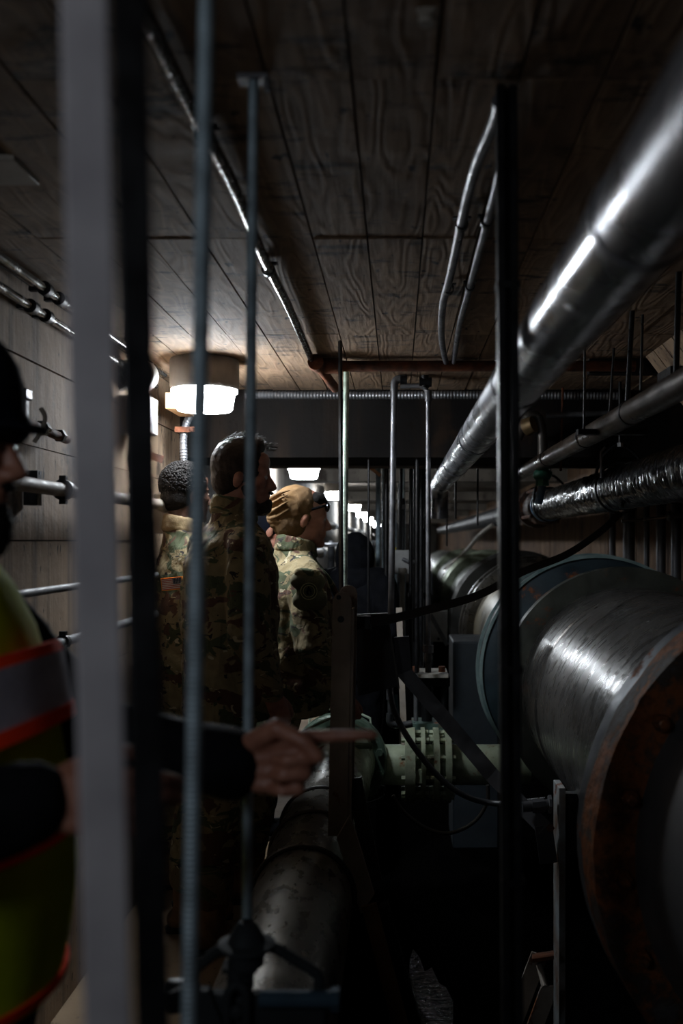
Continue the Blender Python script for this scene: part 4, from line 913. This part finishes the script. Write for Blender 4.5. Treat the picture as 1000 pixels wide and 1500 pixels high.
# --- curly haired soldier, far left
sc = 1.01; hc = P(274, 727, 4.24); th = math.radians(33)
A = arms_down(sc, 0)
r2, HM, hl, _ = person('person with short black curls and tan collar, camouflage jacket with flag patch', (hc.x+.03, hc.y-.02), sc, th, math.radians(38), 0, hc, dict(skin=SKIND, trousers=CAMOD, hs=1.0), A)
camo_jacket(r2, sc, hl, A, CAMO, COLL, bulk=1.0)
cap_hair(r2, HM, HAIRB, .008, .006, .06); eyes(r2, HM)
cu = MB(); random.seed(5)
for q in range(1500):
    a = random.uniform(0, 2*math.pi); ph = math.acos(random.uniform(-.35, 1)); d = V((math.sin(ph)*math.cos(a), math.sin(ph)*math.sin(a), math.cos(ph)))
    p = V((-.018+d.x*.104, d.y*.085, .050+d.z*.099)); rr = random.uniform(.0035, .0058)
    if p.x < .062 and not (p.z < .02 and p.x > .02): cu.ell(p, (rr, rr, rr), None, 6, 4)
cu.xf(HM); o = raw_put('curls', cu, HAIRB, r2); o['kind'] = 'stuff'
# flag patch on the shoulder (front corner canton), local to the torso frame
def patch_frame(root, th, loc, wpos, tilt=0):
    R = Matrix.Rotation(-th, 4, 'Z'); p = R @ (V(wpos)-V((loc[0], loc[1], 0)))
    return Matrix.Translation(p) @ Matrix.Rotation(-th, 4, 'Z') @ Matrix.Rotation(tilt, 4, 'Y')
loc2 = (hc.x+.03, hc.y-.02)
shp = V(r2.location)+Matrix.Rotation(th, 3, 'Z') @ V((-.01, -.185, 1.41*sc))
FPOS = P(252, 855, shp.y-.145)
PFM = patch_frame(r2, th, loc2, FPOS, math.radians(-6))
W_, H_ = .085, .050
fp = raw_put('flag_patch', MB().span((-W_/2, -.004, -H_/2), (W_/2, .012, H_/2)), FGLD, r2, PFM, 'flag patch with gold border, canton to the right')
for q in range(13):
    zz_ = H_*.44-(q+.5)*(H_*.88/13)
    raw_put('flag_stripe', MB().box((0, -.0045, zz_), (W_*.92, .003, H_*.88/13*.98)), FRED if q % 2 == 0 else FWHT, fp, PFM)
raw_put('flag_canton', MB().box((W_*.26, -.0065, H_*.2), (W_*.40, .003, H_*.47)), FBLU, fp, PFM)
stq = MB()
for a in range(5):
    for b_ in range(4): stq.box((W_*.26+(a-2)*.0065, -.0083, H_*.2+(b_-1.5)*.0055), (.002, .001, .002))
raw_put('flag_stars', stq, FWHT, fp, PFM)
# --- beanie soldier
sc = .955; hc = P(447, 762, 4.28); th = math.radians(28); loc4 = (hc.x-.055, hc.y-.02)
A = arms_down(sc, .03)
r4, HM, hl, _ = person('person in tan knit beanie and camouflage jacket with round shoulder patch', loc4, sc, th, math.radians(8), math.radians(4), hc, dict(skin=SKIN, trousers=CAMOD), A, leg=(-.22, .0))
camo_jacket(r4, sc, hl, A, CAMO, bulk=1.02)
bn = MB(); bn.ell((-.045, 0, .045), (.108, .092, .105), Euler((0, -.5, 0)).to_matrix()); bn.ell((-.055, 0, -.015), (.085, .086, .085)); bn.ell((-.075, 0, .035), (.085, .078, .085))
for k_ in range(7):                              # gathered folds round the back
    pts = []
    for q in range(13):
        a = -1.35+2.7*q/12; zk = .075-.024*k_-.012*math.sin(a*2+k_); ze = (zk-.035)/.112
        rr = math.sqrt(max(.12, 1-ze*ze)); pts.append((-.05-.108*rr*math.cos(a)-.004, .095*rr*math.sin(a)*1.03, zk+.05*(1-math.cos(a))))
    bn.tube(pts, .0085, 8, curve=True, sub=3, rf=lambda i, t: .003+.0075*math.sin(math.pi*t))
bn.xf(HM); body_put('beanie', bn, BEAN, r4, .0045, 1, .008, .04)
eyes(r4, HM)
hb = MB(); hb.ell((.03, 0, .085), (.06, .062, .04)); hb.xf(HM); body_put('hair', hb, HAIRB, r4, .005, 2, .004, .01)
gg = MB(); gg.tube([(.02, -.083, .045), (.06, -.074, .060), (.088, -.04, .070), (.096, 0, .074), (.088, .04, .070), (.06, .074, .060), (.02, .083, .045)], .0055, 8, curve=True)
gg.ell((.088, -.033, .062), (.012, .033, .021)); gg.ell((.088, .033, .062), (.012, .033, .021)); raw_put('sunglasses', gg, LGLS, r4, HM, 'dark sunglasses pushed up on the forehead')
sh4 = V(r4.location)+Matrix.Rotation(th, 3, 'Z') @ V((-.01, -.185, 1.40*sc))
PM4 = patch_frame(r4, th, loc4, P(452, 866, sh4.y-.135), math.radians(-6)) @ Matrix.Rotation(math.radians(12), 4, 'Z')
pb = MB().cap((-.022, .045, -.035), (.03, .045, -.04), .042).cap((-.022, .045, .045), (.03, .045, .035), .042); pb.v = [V((p.x*1.05, .022+.6*(p.y-.045), p.z)) for p in pb.v]; pb.xf(PM4)
pk = body_put('sleeve_pocket', pb, M('sleeve_pocket_cloth', '#5b563f', '#48442f', .9, 0, 14, .4, 60), r4, .006, 3, .006, .04)
fb = MB().cap((-.030, .03, .078), (.038, .03, .066), .020); fb.v = [V((p.x, .012+.7*(p.y-.03), p.z)) for p in fb.v]; fb.xf(PM4); body_put('pocket_flap', fb, CAMO, pk, .005, 2)
pt = raw_put('round_patch', MB().cyl((0, -.006, 0), (0, 0, 0), .036, n=40), PATO, r4, PM4, 'round olive unit patch with flame shape')
raw_put('patch_ring', MB().ring((0, -.007, 0), Y3, .034, .031, .003, 40).ring((0, -.007, 0), Y3, .024, .0215, .003, 40), PATL, pt, PM4)
flm = [(0, .021), (.006, .010), (.011, .000), (.010, -.010), (.004, -.015), (.006, -.005), (.0, .004), (-.004, -.006), (-.003, -.015), (-.010, -.010), (-.011, .0), (-.005, .010)]
raw_put('patch_emblem', MB().prism([(x_, -.009, z_) for x_, z_ in flm], (0, .003, 0)), BLKF, pt, PM4)
# shoulder strap and chest webbing
wbm = MB().tube([(.02, -.10, 1.47*sc), (.10, -.12, 1.42*sc), (.165, -.12, 1.30*sc), (.185, -.11, 1.15*sc)], .013, 8, curve=True); raw_put('chest_strap', wbm, CAMO, r4)
# --- person between, mostly hidden
hc = P(392, 778, 5.1); r5, HM, hl, _ = person('person in black cap mostly hidden between the bearded and beanie soldiers', (hc.x-.04, hc.y), .93, math.radians(40), math.radians(20), 0, hc, dict(skin=SKIN, trousers=BLKF, boot=BLKF), arms_down(.93))
camo_jacket(r5, .93, hl, arms_down(.93), BLKF, bulk=.95); cap_hair(r5, HM, KNITD, .014, .003, .075, name='cap')
# --- hooded dark figure
hc = P(522, 822, 5.75); A = arms_down(.9)
r6, HM, hl, _ = person('person in a black hooded coat standing behind the thin hanging rods', (hc.x-.01, hc.y), .88, math.radians(60), math.radians(75), 0, hc, dict(skin=SKIND, trousers=BLKF, boot=BLKF), A)  # dark skin tone stands in for shade on the hooded face
camo_jacket(r6, .88, hl, A, BLKF, bulk=1.0)
hh_ = MB().ell((-.03, 0, .02), (.12, .115, .15)); hh_.ell((-.05, 0, -.11), (.11, .15, .10)); hh_.v = [V((min(p.x, .055), p.y, p.z)) for p in hh_.v]; hh_.xf(HM); body_put('hood', hh_, BLKF, r6, .008, 4, .01, .05)
# --- foreground man in lime vest
sc = .985; hc = P(-86, 654, 1.33); loc1 = (hc.x-.03, hc.y+.0)
lo = V((loc1[0], loc1[1], 0))
handL = V((PX(346, 1.42), 1.42, PZ(1120, 1.42)))-lo
shL = V((.0, .19, 1.40*sc)); shR = V((-.02, -.20, 1.40*sc))
elL = shL.lerp(handL, .46)+V((-.02, .06, -.09))
wrR = P(62, 1172, 1.10)-lo; elR = V((-.10, -.29, 1.13))
A = {'L': (shL, elL, handL, V((1, 0, .05)), V((0, 1, -.05)), V((0, 0, 1)), 'point', 1.12),
     'R': (shR, elR, wrR, V((1, .25, -.1)), V((.2, -1, .35)), V((.1, .2, 1)), 'relax')}
r1, HM, hl, _ = person('person in lime safety vest and dark cap pointing right in the foreground', loc1, sc, 0, 0, math.radians(5), hc, dict(skin=SKIN, trousers=BLKF, boot=BLKF, vox=.0045), A)
sl = MB()
sl.loft([(0, 0, .80, .14, .18), (0, 0, 1.0, .165, .20), (0, 0, 1.2, .165, .20), (0, 0, 1.36, .14, .19), (-.01, 0, 1.46, .09, .12), (-.03, 0, 1.50, .07, .075)])
for key in 'RL':
    sh, el, wr = A[key][:3]; sl.cap(sh, el, .072, .062); sl.cap(el, wr.lerp(el, .04), .062, .050)
body_put('jacket', sl, BLKF, r1, .008, 4, .02, .08, 'black jacket sleeves under the vest')
def vs(z_):                                       # vest section radii and forward offset by height
    pts = [(.90, .168, .200, .000), (1.05, .182, .208, .004), (1.14, .180, .208, .0), (1.29, .165, .205, -.006), (1.38, .14, .20, -.012), (1.45, .112, .165, -.02), (1.50, .085, .10, -.03)]
    for (a, b_) in zip(pts, pts[1:]):
        if z_ <= b_[0]:
            f = max(0, (z_-a[0])/(b_[0]-a[0])); return [a[i]+(b_[i]-a[i])*f for i in range(1, 4)]
    return pts[-1][1:]
def vloft(zs, pad, tilt):
    secs = []
    for z_ in zs:
        rx, ry, ox = vs(z_); secs.append((ox, 0, z_, rx+pad, ry+pad))
    return MB().loft(secs, 56, tilt)
ve = vloft([.90+.03*i for i in range(21)], .012, 0); 
for p in ve.v: p.x += .006*noise.noise(V((p.y*9, p.z*7, p.x*3))); p.y += .006*noise.noise(V((p.x*8, p.z*9, 4)))
vo = raw_put('vest', ve, VEST, r1)
b1 = raw_put('reflective_band', vloft([1.215, 1.24, 1.27, 1.295], .022, .30), SILV, vo, None, 'silver reflective band')
raw_put('orange_trim', vloft([1.193, 1.213], .024, .34), ORT, vo); raw_put('orange_trim', vloft([1.297, 1.317], .022, .26), ORT, vo)
raw_put('orange_trim', vloft([1.085, 1.098], .020, .12), ORT, vo); raw_put('orange_trim', vloft([.905, .918], .018, .0), ORT, vo)
cp = MB(); cp.ell((-.012, 0, .062), (.118, .098, .115)); cp.ell((.0, 0, .035), (.116, .094, .05)); cp.v = [V((p.x, p.y, max(p.z, .012))) for p in cp.v]; cp.xf(HM)
cpo = body_put('cap', cp, KNITD, r1, .006, 3, .006, .04, 'dark navy cap'); 
raw_put('brim', MB().loft([(.07, 0, .030, .066, .060), (.07, 0, .038, .066, .060)]), KNITD, cpo, HM)
bd = MB(); bd.ell((.055, 0, -.105), (.048, .048, .050)); bd.ell((.08, 0, -.085), (.018, .03, .022)); bd.ell((.094, 0, -.046), (.010, .024, .007)); bd.ell((.03, 0, -.15), (.035, .04, .03))
for s in (-1, 1): bd.cap((.012, s*.062, -.03), (.045, s*.048, -.1), .014, .022)
bd.xf(HM); body_put('beard', bd, HAIRB, r1, .005, 1, .008, .01); eyes(r1, HM)
